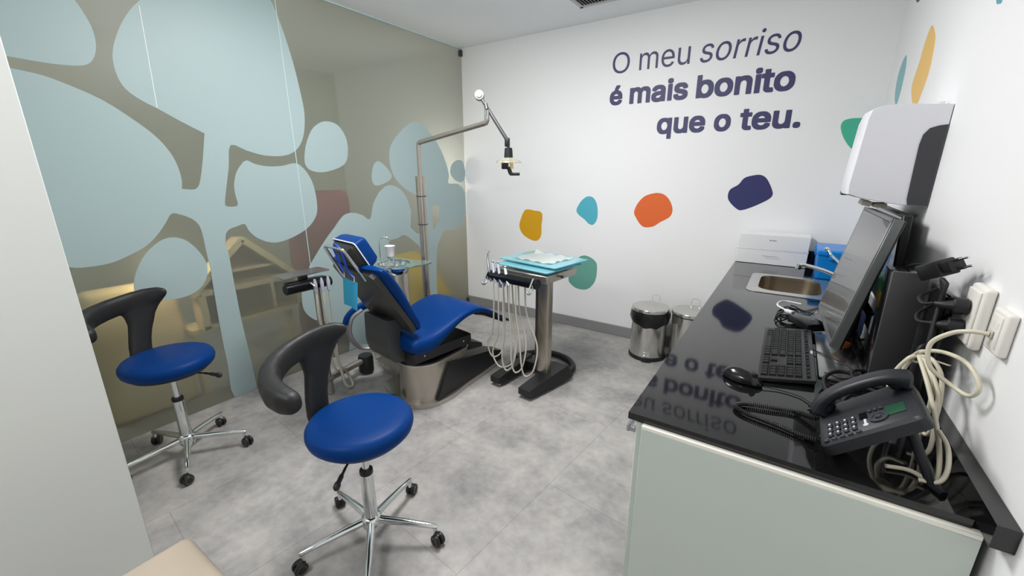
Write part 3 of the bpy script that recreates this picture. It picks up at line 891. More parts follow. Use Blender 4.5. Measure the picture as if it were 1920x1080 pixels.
def tub(name, x0, x1, y0, y1, z0, z1, mm, lab, cat, lidh=0.03):
    t = thing(name, ((x0 + x1) / 2, (y0 + y1) / 2, z0), lab, cat)
    bm = BM()
    cx, cy = (x0 + x1) / 2, (y0 + y1) / 2
    def rg(sc, z):
        return [(cx + (p[0] - cx) * sc, cy + (p[1] - cy) * sc, z) for p in rounded([(x0, y0), (x1, y0), (x1, y1), (x0, y1)], 0.02)]
    loft(bm, [rg(0.86, z0), rg(0.95, z1 - lidh), rg(0.99, z1 - lidh), rg(0.99, z1 - lidh + 0.004)]); obj('body', bm, mm, t)
    bm = BM()
    loft(bm, [rg(1.0, z1 - lidh + 0.0045), rg(1.0, z1 - 0.008), rg(0.95, z1 - 0.002), rg(0.8, z1)]); lid = obj('lid', bm, mm, t)
    for yy_ in (cy - 0.05, cy + 0.05):
        bm = BM(); box(bm, (x0 - 0.006, yy_ - 0.015, z1 - lidh - 0.02), (x0 + 0.002, yy_ + 0.015, z1 - 0.006), 0.002, 1); obj('clip', bm, mm, lid)
    bm = BM(); box(bm, (cx - 0.03, y0 - 0.006, z1 - lidh - 0.025), (cx + 0.03, y0 + 0.002, z1 - 0.006), 0.002, 1)
    obj('clip', bm, mm, lid)
    return t

tub('plastic_tub', 0.165, 0.345, 3.1, 3.45, 0.858, 1.035, M['sky_plastic'], 'bright blue lidded plastic tub behind the sink', 'tub')
gt = thing('green_tub', (0.31, 2.5, 0.858), 'green plastic tub with a yellow lid behind the large screen', 'tub')
bm = BM(); box(bm, (0.238, 2.3, 0.8575), (0.324, 2.42, 1.06), 0.012, 2); obj('body', bm, M['green_plastic'], gt)
bm = BM(); cyl(bm, (0.283, 2.284, 0.972), (0.283, 2.2995, 0.972), 0.04, 28, bev=0.004); obj('lid', bm, M['yellow_plastic'], gt, label='round yellow lid')
bm = BM(); box(bm, (0.262, 2.02, 0.867), (0.3, 2.1, 0.965), 0.012, 3); tag(obj('wrapped_pack', bm, M['lavender']), 'pale blue wrapped pack standing behind the large screen', 'pack')

# ------------------------------------------------------------------ front screen, second screen, desktop computer
mo = thing('monitor', (0.25, 2.0, 0.858), 'large grey screen tilted back beside the sink, nearest of the two', 'monitor')
NB, NT = Vector((0.178, 1.7, 0.918)), Vector((0.262, 1.7, 1.357))
FBm, FT = Vector((0.14, 2.24, 1.0)), Vector((0.218, 2.22, 1.36))
FBm = Vector((0.168, 2.24, 0.918)); FT = Vector((0.246, 2.22, 1.357))
ey = (FT - NT).normalized(); ez = (NT - NB).normalized(); ex = ey.cross(ez).normalized()
if ex.x < 0: ex = -ex
ez = ex.cross(ey)
if ez.z < 0: ez = -ez
W_, Hh = (FT - NT).length, (NT - NB).length
cc = NB + ey * W_ / 2 + ez * Hh / 2
bm = BM(); obox(bm, cc + ex * 0.017, ex, ey, ez, 0.03, W_, Hh, 0.004, 2); obj('housing', bm, M['black'], mo)
bm = BM()
for (a, b_, s1, s2) in ((0, Hh / 2 - 0.006, W_, 0.012), (0, -Hh / 2 + 0.009, W_, 0.018)):
    obox(bm, cc + ey * a + ez * b_ - ex * 0.0005, ex, ey, ez, 0.006, s1, s2, 0.001, 1)
for a in (-1, 1):
    obox(bm, cc + ey * a * (W_ / 2 - 0.006) - ex * 0.0005, ex, ey, ez, 0.006, 0.012, Hh, 0.001, 1)
obox(bm, cc - ey * (W_ / 2 + 0.002) + ex * 0.0125, ex, ey, ez, 0.025, 0.005, Hh, 0.001, 1)
obj('bezel', bm, M['bezel'], mo)
bm = BM(); obox(bm, cc - ex * 0.001, ex, ey, ez, 0.004, W_ - 0.022, Hh - 0.026); obj('screen', bm, M['screen'], mo)
bm = BM(); box(bm, (0.225, 1.86, 1.16), (0.262, 1.97, 1.2), 0.006); box(bm, (0.236, 1.88, 0.864), (0.264, 1.95, 1.2), 0.006); obj('neck', bm, M['black'], mo)
bm = BM(); box(bm, (0.15, 1.55, 0.8575), (0.267, 2.0, 0.866), 0.003, 2); obj('base_plate', bm, M['silver'], mo)

m2 = thing('monitor', (0.33, 2.2, 0.858), 'second slim screen standing against the right wall behind the first', 'monitor')
bm = BM(); obox(bm, (0.345, 2.27, 1.17), Vector((1, -0.0, 0.05)).normalized(), Vector((0, 1, 0)), Vector((-0.05, 0, 1)).normalized(), 0.026, 0.62, 0.36, 0.003, 1); obj('housing', bm, M['black'], m2)
bm = BM(); obox(bm, (0.3312, 2.27, 1.171), Vector((1, -0.0, 0.05)).normalized(), Vector((0, 1, 0)), Vector((-0.05, 0, 1)).normalized(), 0.003, 0.6, 0.34); obj('screen', bm, M['screen'], m2)
bm = BM(); box(bm, (0.338, 2.45, 0.8575), (0.358, 2.55, 1.05), 0.004); box(bm, (0.29, 2.44, 0.8575), (0.358, 2.56, 0.865), 0.003); obj('stand', bm, M['black'], m2)

pc = thing('desktop_computer', (0.31, 1.7, 0.858), 'graphite desktop computer case standing upright beside the tilted screen', 'computer')
bm = BM(); box(bm, (0.271, 1.59, 0.8575), (0.348, 1.71, 1.214), 0.004, 2); obj('case', bm, M['gloss_black'], pc)
bm = BM(); box(bm, (0.269, 1.58, 0.8577), (0.35, 1.591, 1.22), 0.003, 2); obj('front_panel', bm, M['tower_grey'], pc)

dk = thing('network_box', (0.37, 1.5, 0.858), 'black network box standing between the computer and the wall', 'network box')
bm = BM(); box(bm, (0.352, 1.42, 0.8575), (0.372, 1.57, 1.2), 0.006, 2); obj('body', bm, M['gloss_black'], dk)
bm = BM(); tube(bm, smooth_path([(0.352, 1.44, 1.06), (0.333, 1.43, 1.05), (0.327, 1.42, 0.985), (0.327, 1.415, 0.93)], 5), 0.006, 10); obj('lead', bm, M['rubber'], dk)
bm = BM(); lathe(bm, [(0.0068, 0)] + [x for k in range(8) for x in ((0.0078, 0.002 + k * 0.007), (0.0078, 0.006 + k * 0.007), (0.0066, 0.0065 + k * 0.007))], (0.327, 1.413, 0.885), seg=14)
obj('cable_boot', bm, M['carton'], dk, label='white ribbed cable boot')

ad = thing('power_adapter', (0.34, 1.45, 1.2), 'black wall-plug adapter lying with two bare pins beside the wall', 'adapter')
A_ = Vector((0.338, 1.5, 1.25)); e1 = Vector((0.22, -0.85, 0.35)).normalized(); e2 = Vector((0.75, 0.3, 0.3)); e2 = (e2 - e1 * e2.dot(e1)).normalized(); e3 = e1.cross(e2)
bm = BM(); obox(bm, A_, e1, e2, e3, 0.085, 0.046, 0.042, 0.005, 2); obox(bm, A_ + e1 * 0.062, e1, e2, e3, 0.03, 0.034, 0.03, 0.003, 2); obj('body', bm, M['black'], ad)
bm = BM()
for s in (-1, 1):
    cyl(bm, A_ + e1 * 0.076 + e3 * s * 0.0105, A_ + e1 * 0.092 + e3 * s * 0.0105, 0.003, 10)
obj('pin_sleeve', bm, M['black'], ad)
bm = BM()
for s in (-1, 1):
    cyl(bm, A_ + e1 * 0.092 + e3 * s * 0.0105, A_ + e1 * 0.122 + e3 * s * 0.0105, 0.003, 10)
obj('pin', bm, M['chrome'], ad)
bm = BM(); tube(bm, smooth_path([A_ - e1 * 0.045, (0.33, 1.56, 1.25), (0.322, 1.64, 1.235), (0.318, 1.7, 1.218)], 6), 0.0035, 8); obj('lead', bm, M['rubber'], ad)

# ------------------------------------------------------------------ keyboard, mouse, adapter by the sink
kb = thing('keyboard', (0.06, 1.69, 0.858), 'black computer keyboard lying on the granite worktop', 'keyboard')
K0, KX, KY = Vector((-0.017, 1.418, 0)), Vector((0.158, 0.058, 0)), Vector((-0.004, 0.515, 0))
def kp(u, v, z): return tuple(K0 + KX * u + KY * v + Vector((0, 0, z)))
bm = BM()
def kring(z, i): return [kp(a, b_, z + 0.006 * a) for a, b_ in rounded([(0 + i, 0 + i * .3), (1 - i, 0 + i * .3), (1 - i, 1 - i * .3), (0 + i, 1 - i * .3)], 0.02)]
loft(bm, [kring(0.8575, 0.02), kring(0.860, 0), kring(0.870, 0), kring(0.872, 0.012)]); obj('case', bm, M['board_black'], kb)
bm = BM()
rows = [(0.06, 0.19), (0.205, 0.335), (0.35, 0.48), (0.495, 0.625), (0.64, 0.77)]
def key(u0, u1, v0, v1):
    z = 0.8735 + 0.006 * u0
    t = bmesh.new()
    a = [kp(u0, v0, z - 0.002), kp(u1, v0, z - 0.002), kp(u1, v1, z - 0.002), kp(u0, v1, z - 0.002)]
    du, dv = 0.018, 0.004
    b_ = [kp(u0 + du, v0 + dv, z + 0.0055), kp(u1 - du, v0 + dv, z + 0.0055), kp(u1 - du, v1 - dv, z + 0.0055), kp(u0 + du, v1 - dv, z + 0.0055)]
    loft(t, [a, b_]); merge(bm, t)
for r, (u0, u1) in enumerate(rows):
    for k in range(4):
        key(u0, u1, 0.03 + k * 0.0435, 0.03 + k * 0.0435 + 0.04)
    if r in (0, 3, 4):
        for k in range(3):
            key(u0, u1, 0.225 + k * 0.0435, 0.225 + k * 0.0435 + 0.04)
    if r == 1: key(u0, u1, 0.2685, 0.3085)
    if r == 0:
        v = 0.375
        for wk in (0.05, 0.05, 0.05, 0.26, 0.05, 0.05, 0.05):
            key(u0, u1, v, v + wk - 0.004); v += wk
    else:
        v = 0.375
        first = {1: 0.11, 2: 0.1, 3: 0.07, 4: 0.08}[r]
        key(u0, u1, v, v + first - 0.004); v += first
        while v < 0.93:
            key(u0, u1, v, min(v + 0.0405, 0.968)); v += 0.0445
for k in range(16):
    v = 0.03 + k * 0.058 + (0.01 if k % 4 == 3 else 0)
    key(0.835, 0.905, v, v + 0.046)
obj('keys', bm, M['soft_black'], kb)
bm = BM(); obox(bm, kp(0.955, 0.48, 0.8785), KX.normalized(), KY.normalized(), Vector((0, 0, 1)), 0.007, 0.03, 0.001); obj('badge', bm, M['key_mark'], kb)
bm = BM(); tube(bm, smooth_path([kp(0.99, 0.6, 0.867), (0.19, 1.72, 0.872), (0.235, 1.66, 0.873), (0.25, 1.6, 0.873), (0.21, 1.55, 0.873), (0.165, 1.57, 0.873)], 6), 0.0022, 8); obj('lead', bm, M['rubber'], kb)

ms = thing('computer_mouse', (-0.05, 1.4, 0.858), 'black computer mouse on the worktop in front of the keyboard', 'mouse')
bm = BM()
ball(bm, (0, 0, 0), 1.0, 28)
for v in bm.verts:
    x, y, z = v.co
    zz_ = z * 0.034 if z > 0 else z * 0.004
    v.co = (x * 0.062, y * 0.033 * (1 - 0.12 * x), zz_ * (1 - 0.18 * x) )
bm.transform(Matrix.Translation((-0.052, 1.4, 0.862)) @ Matrix.Rotation(math.radians(-22), 4, 'Z')); obj('body', bm, M['gloss_black'], ms)
bm = BM(); cyl(bm, (-0.022, 1.381, 0.889), (-0.018, 1.391, 0.889), 0.007, 14); obj('wheel', bm, M['rubber'], ms)
bm = BM(); tube(bm, smooth_path([(0.006, 1.377, 0.864), (0.05, 1.385, 0.861), (0.1, 1.375, 0.861), (0.14, 1.335, 0.861), (0.2, 1.32, 0.861)], 6), 0.0017, 8); obj('lead', bm, M['rubber'], ms)

pa = thing('laptop_charger', (0.1, 2.1, 0.858), 'black charger brick on its coiled lead between keyboard and sink', 'charger')
bm = BM(); obox(bm, (0.118, 2.06, 0.885), Vector((0.86, 0.5, 0.08)).normalized(), Vector((-0.5, 0.86, 0)).normalized(), Vector((-0.08, 0, 1)).normalized(), 0.075, 0.15, 0.032, 0.005, 2); obj('brick', bm, M['gloss_black'], pa)
bm = BM()
pts = []
for k in range(70):
    a = k / 69 * math.pi * 2 * 4.3
    rr = 0.055 + 0.012 * math.sin(k * 0.9)
    pts.append((0.075 + rr * math.cos(a), 2.17 + 0.10 * (0.75 + 0.2 * math.sin(k * .37)) * math.sin(a), 0.862 + 0.03 * k / 69 + 0.004 * math.sin(k * 1.3)))
tube(bm, smooth_path(pts, 3), 0.0032, 8); obj('lead', bm, M['rubber'], pa)
bm = BM(); tube(bm, smooth_path([(0.1, 2.3, 0.896), (0.03, 2.3, 0.898), (0.008, 2.22, 0.897), (0.05, 2.13, 0.9)], 6), 0.0036, 8); obox(bm, (0.055, 2.13, 0.9), Vector((0.8, -0.6, 0)), Vector((0.6, 0.8, 0)), Vector((0, 0, 1)), 0.035, 0.018, 0.012, 0.003); obj('white_plug_lead', bm, M['carton'], pa, label='white lead with square plug')

# loose black leads
def cable(name, pts, r, mm, label, cat, n=6, group=None, seg=8):
    bm = BM(); tube(bm, smooth_path(pts, n), r, seg)
    return tag(obj(name, bm, mm), label, cat, group)

ZT = 0.857
cable('screen_cable', [(0.245, 1.33, ZT + .006), (0.17, 1.4, ZT + .02), (0.16, 1.5, ZT + .025), (0.2, 1.57, ZT + .03), (0.27, 1.55, ZT + .03), (0.305, 1.45, ZT + .035), (0.315, 1.37, ZT + .02)], 0.0062, M['rubber'], 'thick black screen cable looping on the worktop behind the telephone', 'cable')
cable('screen_cable', [(0.27, 1.31, ZT + .006), (0.19, 1.385, ZT + .006), (0.178, 1.46, ZT + .006), (0.21, 1.525, ZT + .01), (0.29, 1.5, ZT + .016), (0.33, 1.4, ZT + .01)], 0.0055, M['rubber'], 'inner thick black cable nested in the larger black loop', 'cable')
cable('mains_lead', [(0.3, 1.62, ZT + .03), (0.24, 1.57, ZT + .045), (0.225, 1.5, ZT + .05), (0.26, 1.46, ZT + .05), (0.32, 1.46, ZT + .04), (0.33, 1.38, ZT + .02)], 0.0042, M['rubber'], 'black mains lead curving up over the cable loops', 'cable')
bm = BM()
pts = []
for k in range(5):
    o_ = 0.006 * k
    pts += [(0.12 + o_, 1.32 - o_, ZT + .006 + .002 * k), (0.155, 1.345 - o_ * .5, ZT + .006 + .002 * k), (0.215 - o_, 1.325, ZT + .006 + .002 * k), (0.165, 1.295 + o_ * .5, ZT + .006 + .002 * k)]
tube(bm, smooth_path(pts, 6), 0.0024, 8)
tag(obj('tied_lead', bm, M['rubber']), 'thin black lead folded in a flat bundle beside the telephone', 'cable')
rnd = random.Random(5)
for k in range(9):
    x0 = 0.215 + rnd.random() * 0.03; y0 = 1.9 + rnd.random() * 0.25
    p = [(x0, y0, ZT + .012 + rnd.random() * .03)]
    for j in range(3):
        p.append((0.215 + 0.045 * (j + 1) / 3 + rnd.uniform(-.015, .02), 2.05 - 0.08 * j + rnd.uniform(-.1, .1), ZT + .012 + rnd.random() * .07))
    p.append((0.262, 1.72 + rnd.random() * .12, ZT + .015 + rnd.random() * .05))
    cable('tangled_lead', p, 0.003 + rnd.random() * 0.002, M['rubber'], 'one of the tangled black leads under the tilted screen', 'cable', group='tangled black leads under the tilted screen')
bm = BM(); obox(bm, (0.222, 1.83, 0.895), Vector((0.8, 0.6, 0)), Vector((-0.6, 0.8, 0)), Vector((0, 0, 1)), 0.03, 0.05, 0.02, 0.004)
tag(obj('orange_clip', bm, M['orange_pl']), 'small orange plastic piece among the black leads under the screen', 'clip')


# ------------------------------------------------------------------ desk telephone
tp = thing('telephone', (0.24, 1.13, 0.858), 'dark desk telephone with green display tilted on its stand on the black worktop', 'telephone')
P0 = Vector((0.131, 1.07, 0.8937))
E1 = Vector((0.75, -0.01, 0.66)).normalized()
E2 = Vector((0.013, 1.0, 0)).normalized()
E2 = (E2 - E1 * E2.dot(E1)).normalized()
E3 = E1.cross(E2)
if E3.z < 0: E3 = -E3
def tpn(u, v, n): return P0 + E1 * u + E2 * v + E3 * n
bm = BM()
def trg(n, i): return [tpn(a, b_, n) for a, b_ in rounded([(i, i), (0.205 - i, i), (0.205 - i, 0.185 - i), (i, 0.185 - i)], 0.018)]
loft(bm, [trg(-0.034, 0.008), trg(-0.03, 0.0), trg(-0.006, 0.0), trg(0, 0.006)]); body = obj('body', bm, M['phone'], tp)
bm = BM()
for r in range(4):
    for c_ in range(3):
        obox(bm, tpn(0.028 + r * 0.0165, 0.026 + c_ * 0.021, 0.0025), E1, E2, E3, 0.011, 0.015, 0.006, 0.002, 1)
obj('keys', bm, M['phone_key'], tp)
bm = BM()
for c_ in range(5):
    obox(bm, tpn(0.018 + c_ * 0.0165, 0.0085, 0.0022), E1, E2, E3, 0.0115, 0.008, 0.004, 0.0015, 1)
obj('line_keys', bm, M['phone_key'], tp)
bm = BM()
for c_ in range(3):
    obox(bm, tpn(0.113 + 0.011 * c_, 0.084, 0.0022), E1, E2, E3, 0.008, 0.011, 0.005, 0.0015, 1)
obj('menu_keys', bm, M['phone_key'], tp)
bm = BM(); lathe(bm, [(0.019, 0), (0.019, 0.003), (0.013, 0.0035), (0.0125, 0.002), (0.007, 0.002), (0.006, 0.0055), (0, 0.006)], tpn(0.127, 0.045, 0.0005), E3, 24)
obj('navigation_key', bm, M['phone_key'], tp)
bm = BM()
for r in range(4):
    for c_ in range(3):
        obox(bm, tpn(0.029 + r * 0.0165, 0.028 + c_ * 0.021, 0.0056), E1, E2, E3, 0.004, 0.006, 0.0004)
obj('key_print', bm, M['key_mark'], tp)
bm = BM(); obox(bm, tpn(0.16, 0.062, 0.0008), E1, E2, E3, 0.036, 0.042, 0.0016); obj('display', bm, M['lcd'], tp)
bm = BM(); obox(bm, tpn(0.098, 0.072, 0.0008), E1, E2, E3, 0.016, 0.03, 0.0014); obj('label_window', bm, M['gloss_black'], tp)
bm = BM(); obox(bm, tpn(0.1, 0.044, 0.0008), E1, E2, E3, 0.005, 0.022, 0.0012); lathe(bm, [(0.0055, 0), (0.0055, 0.0014), (0, 0.0016)], tpn(0.1, 0.03, 0.0002), E3, 14); obj('light_strip', bm, M['key_mark'], tp)
bm = BM()
ctr = smooth_path([tpn(0.004, 0.150, 0.010), tpn(0.03, 0.150, 0.030), tpn(0.075, 0.150, 0.040), tpn(0.135, 0.150, 0.040), tpn(0.182, 0.150, 0.032), tpn(0.212, 0.150, 0.012)], 5)
N_ = len(ctr)
rings = []
for i, p in enumerate(ctr):
    t = (ctr[min(i + 1, N_ - 1)] - ctr[max(i - 1, 0)]).normalized()
    nn = E2.cross(t).normalized()
    if nn.dot(E3) < 0: nn = -nn
    k = i / (N_ - 1)
    e_ = abs(k - 0.5) * 2
    hw = 0.023 + 0.006 * e_ ** 2
    hh = 0.012 + 0.012 * e_ ** 4
    if i in (0, N_ - 1): hw *= 0.75; hh *= 0.75
    rings.append([p + E2 * (math.copysign(abs(math.cos(a)) ** .6, math.cos(a)) * hw) + nn * (math.copysign(abs(math.sin(a)) ** .6, math.sin(a)) * hh) - nn * (0.006 * e_ ** 3) for a in [2 * math.pi * j / 20 for j in range(20)]])
loft(bm, rings)
for u in (0.028, 0.188):
    cyl(bm, tpn(u, 0.150, 0.022), tpn(u, 0.150, 0.004), 0.023, 22, r2=0.021, bev=0.003)
hs = obj('handset', bm, M['phone'], tp)
bm = BM()
tube(bm, [tpn(0.165, 0.06, -0.03), (0.33, 1.1, 0.862), (0.345, 1.075, 0.861)], [0.011, 0.009, 0.008], 10)
obj('stand', bm, M['phone'], tp)

def coil(path, r, wr, turns, nper=9):
    P = smooth_path(path, 12)
    L = [0]
    for a, b_ in zip(P, P[1:]): L.append(L[-1] + (b_ - a).length)
    out = []
    tot = turns * nper
    j = 0
    for k in range(tot + 1):
        s = L[-1] * k / tot
        while j < len(L) - 2 and L[j + 1] < s: j += 1
        f = (s - L[j]) / max(1e-9, L[j + 1] - L[j])
        p = P[j].lerp(P[j + 1], f)
        t = (P[min(j + 2, len(P) - 1)] - P[max(j - 1, 0)]).normalized()
        n1 = (Vector((0, 0, 1)) - t * t.z).normalized(); n2 = t.cross(n1)
        a = 2 * math.pi * k / nper
        out.append(p + n1 * math.cos(a) * r + n2 * math.sin(a) * r)
    return out
bm = BM()
ZC1 = ZT + 0.0085
tube(bm, coil([(0.135, 1.235, ZC1 + .01), (0.09, 1.262, ZC1), (0.03, 1.25, ZC1), (-0.03, 1.232, ZC1), (-0.049, 1.205, ZC1), (-0.022, 1.18, ZC1), (0.04, 1.165, ZC1), (0.1, 1.145, ZC1), (0.135, 1.13, ZC1 + .006)], 0.0052, 0.0019, 84), 0.0019, 6)
tube(bm, smooth_path([(0.135, 1.13, ZC1 + .004), (0.15, 1.145, ZC1 + .01), (0.14, 1.165, ZC1), (0.15, 1.18, ZC1 + .012)], 5), 0.0018, 6)
obj('coiled_cord', bm, M['rubber'], tp)

# ------------------------------------------------------------------ wall sockets, plugs, beige patch lead
def wframe(y):  # point on the right wall
    return wall_x(y)
so = thing('wall_socket', (0.4, 1.39, 1.1), 'white raised double wall socket with two black plugs in it', 'socket')
bm = BM(); box(bm, (0.384, 1.318, 1.10), (wall_x(1.35) - 0.0005, 1.408, 1.245), 0.008, 3); obj('cover', bm, M['socket_white'], so)
bm = BM(); box(bm, (0.379, 1.327, 1.11), (0.3845, 1.399, 1.235), 0.005, 3); obj('face', bm, M['socket_white'], so)
ns = thing('network_socket', (0.405, 1.26, 1.12), 'square white network socket with a beige lead plugged in', 'socket')
bm = BM(); box(bm, (0.39, 1.195, 1.13), (wall_x(1.2) - 0.0005, 1.272, 1.222), 0.006, 3); obj('cover', bm, M['socket_white'], ns)
bm = BM(); box(bm, (0.3875, 1.209, 1.143), (0.3905, 1.256, 1.211), 0.003, 2)
for yy_ in (1.216, 1.238):
    box(bm, (0.387, yy_, 1.185), (0.388, yy_ + 0.008, 1.197))
obj('face', bm, M['socket_white'], ns)
bm = BM(); box(bm, (0.3838, 1.225, 1.16), (0.3868, 1.242, 1.177), 0.001, 1); obj('port', bm, M['grey_cream'], ns, label='grey port with clip')

for z0, lab, pts in ((1.2, 'black mains plug in the upper hole of the raised socket', [(0.322, 1.375, 1.188), (0.308, 1.405, 1.178), (0.31, 1.45, 1.185), (0.345, 1.49, 1.2)]),
                     (1.15, 'black mains plug in the lower hole of the raised socket', [(0.326, 1.378, 1.137), (0.31, 1.41, 1.13), (0.315, 1.45, 1.14), (0.35, 1.49, 1.16)])):
    pg = thing('mains_plug', (0.35, 1.32, z0), lab, 'plug', 'black plugs in the raised socket')
    bm = BM(); cyl(bm, (0.3785, 1.362, z0 - .008), (0.352, 1.366, z0 - .01), 0.019, 20, r2=0.021, bev=0.003); tube(bm, smooth_path([(0.354, 1.366, z0 - .01), (0.338, 1.368, z0 - .012), pts[0]], 5), [0.015 - 0.001 * k for k in range(11)], 12); obj('body', bm, M['black'], pg)
    bm = BM(); tube(bm, smooth_path(pts, 6), 0.0037, 8); obj('lead', bm, M['rubber'], pg)
bm = BM()
pts = []
for k in range(6):
    o_ = (k - 2.5) * 0.006
    pts += [(0.338 + o_ * .4, 1.395 + o_, 1.185), (0.33 + o_ * .3, 1.362 + o_, 1.1 - abs(o_)), (0.335, 1.375 + o_, 1.06 - o_), (0.345 - o_ * .3, 1.41 - o_, 1.09), (0.345, 1.42 - o_, 1.175), (0.34, 1.43 + o_, 1.225 + o_ * .5), (0.338, 1.405 + o_, 1.235)]
tube(bm, smooth_path(pts, 4), 0.0042, 8)
for a in range(3):
    pass
tag(obj('lead_bundle', bm, M['rubber']), 'black mains lead gathered in a figure-eight bundle beside the raised socket', 'cable')

bm = BM()
bp_ = [(0.384, 1.2335, 1.168), (0.36, 1.243, 1.166), (0.335, 1.262, 1.15), (0.31, 1.27, 1.115), (0.318, 1.262, 1.065), (0.355, 1.25, 1.035), (0.378, 1.215, 1.03), (0.384, 1.2, 1.06), (0.372, 1.24, 1.09), (0.352, 1.3, 1.09), (0.33, 1.345, 1.075), (0.315, 1.37, 1.05), (0.30, 1.37, 1.0), (0.31, 1.34, 0.95), (0.335, 1.3, 0.93)]
tube(bm, smooth_path(bp_, 7), 0.0048, 10)
loops = [[(0.32, 1.37, 1.05), (0.335, 1.33, 1.06), (0.352, 1.3, 1.03), (0.357, 1.28, 0.96), (0.35, 1.27, 0.89), (0.335, 1.3, 0.9)],
         [(0.32, 1.37, 1.05), (0.338, 1.32, 1.03), (0.35, 1.28, 0.99), (0.352, 1.25, 0.92), (0.346, 1.22, 0.876), (0.325, 1.2, 0.865)],
         [(0.322, 1.37, 1.052), (0.3, 1.36, 1.04), (0.28, 1.36, 0.985), (0.28, 1.34, 0.92), (0.3, 1.3, 0.87)],
         [(0.32, 1.372, 1.055), (0.33, 1.34, 1.045), (0.342, 1.3, 1.0), (0.345, 1.29, 0.93), (0.34, 1.28, 0.87)],
         [(0.318, 1.37, 1.055), (0.33, 1.29, 1.01), (0.34, 1.21, 0.955), (0.345, 1.16, 0.91), (0.342, 1.12, 0.875), (0.33, 1.11, 0.864), (0.3, 1.13, 0.863), (0.26, 1.12, 0.863)],
         [(0.34, 1.18, 0.95), (0.352, 1.15, 0.93), (0.353, 1.12, 0.895), (0.34, 1.1, 0.872), (0.31, 1.1, 0.864)]]
for lp in loops:
    tube(bm, smooth_path(lp, 6), 0.0047, 10)
for t_ in range(2):
    pass
be = tag(obj('network_lead', bm, M['cable_beige']), 'long beige network lead looped and tied behind the telephone, plugged in the wall', 'cable')
bm = BM(); tube(bm, smooth_path([(0.305, 1.368, 1.04), (0.322, 1.362, 1.068), (0.338, 1.358, 1.048), (0.32, 1.366, 1.034)], 5, True), 0.003, 6, closed=True)
obox(bm, (0.345, 1.33, 1.057), Vector((.5, -.8, .1)).normalized(), Vector((.8, .5, 0)).normalized(), Vector((0, 0, 1)), 0.06, 0.007, 0.0015)
obj('tie', bm, M['grey_cream'], be)

# ------------------------------------------------------------------ paper towel dispenser
td = thing('towel_dispenser', (0.39, 2.19, 1.375), 'white wall-mounted paper towel dispenser with smoked side above the worktop', 'dispenser')
DY0, DY1 = 2.055, 2.36
XW = wall_x(2.2)
front = [(XW - 0.001, 1.375), (0.335, 1.378), (0.29, 1.383), (0.2, 1.4), (0.165, 1.412), (0.162, 1.44), (0.17, 1.56), (0.178, 1.68), (0.185, 1.708), (0.21, 1.72), (0.28, 1.722), (XW - 0.001, 1.712)]
bm = BM()
def drg(y, s):
    return [(XW - 0.001 - (XW - 0.001 - p[0]) * s, y, 1.55 + (p[1] - 1.55) * (0.5 + 0.5 * s)) for p in front]
loft(bm, [drg(DY0, 0.985), drg(DY0 + 0.006, 1.0), drg((DY0 + DY1) / 2, 1.03), drg(DY1 - 0.006, 1.0), drg(DY1, 0.985)])
obj('cover', bm, M['white_pl'], td)
bm = BM()
side = [(XW - 0.002, 1.377), (0.34, 1.38), (0.336, 1.4), (0.334, 1.5), (0.333, 1.585), (0.337, 1.618), (0.35, 1.638), (0.37, 1.645), (XW - 0.002, 1.648)]
prism(bm, side, lambda u, v, t: (u, t, v), DY0 - 0.003, DY0 + 0.004)
obj('side_panel', bm, M['dispenser_dark'], td, label='smoked dark side panel')
bm = BM(); box(bm, (0.163, DY1 - 0.05, 1.397), (0.19, DY1 + 0.001, 1.415), 0.004); obj('latch', bm, M['dispenser_dark'], td, label='small dark corner latch')
bm = BM(); obox(bm, (0.232, 2.15, 1.378), Vector((1, 0, -0.25)).normalized(), Vector((0, 1, 0)), Vector((0.25, 0, 1)).normalized(), 0.03, 0.1, 0.02, 0.003); obox(bm, (0.275, 2.15, 1.371), Vector((1, 0, 0)), Vector((0, 1, 0)), Vector((0, 0, 1)), 0.04, 0.08, 0.016, 0.003); obj('paper_slot', bm, M['grey_cream'], td)
bm = BM(); box(bm, (0.365, 2.12, 1.716), (0.385, 2.16, 1.73), 0.004); obj('lock', bm, M['white_pl'], td)

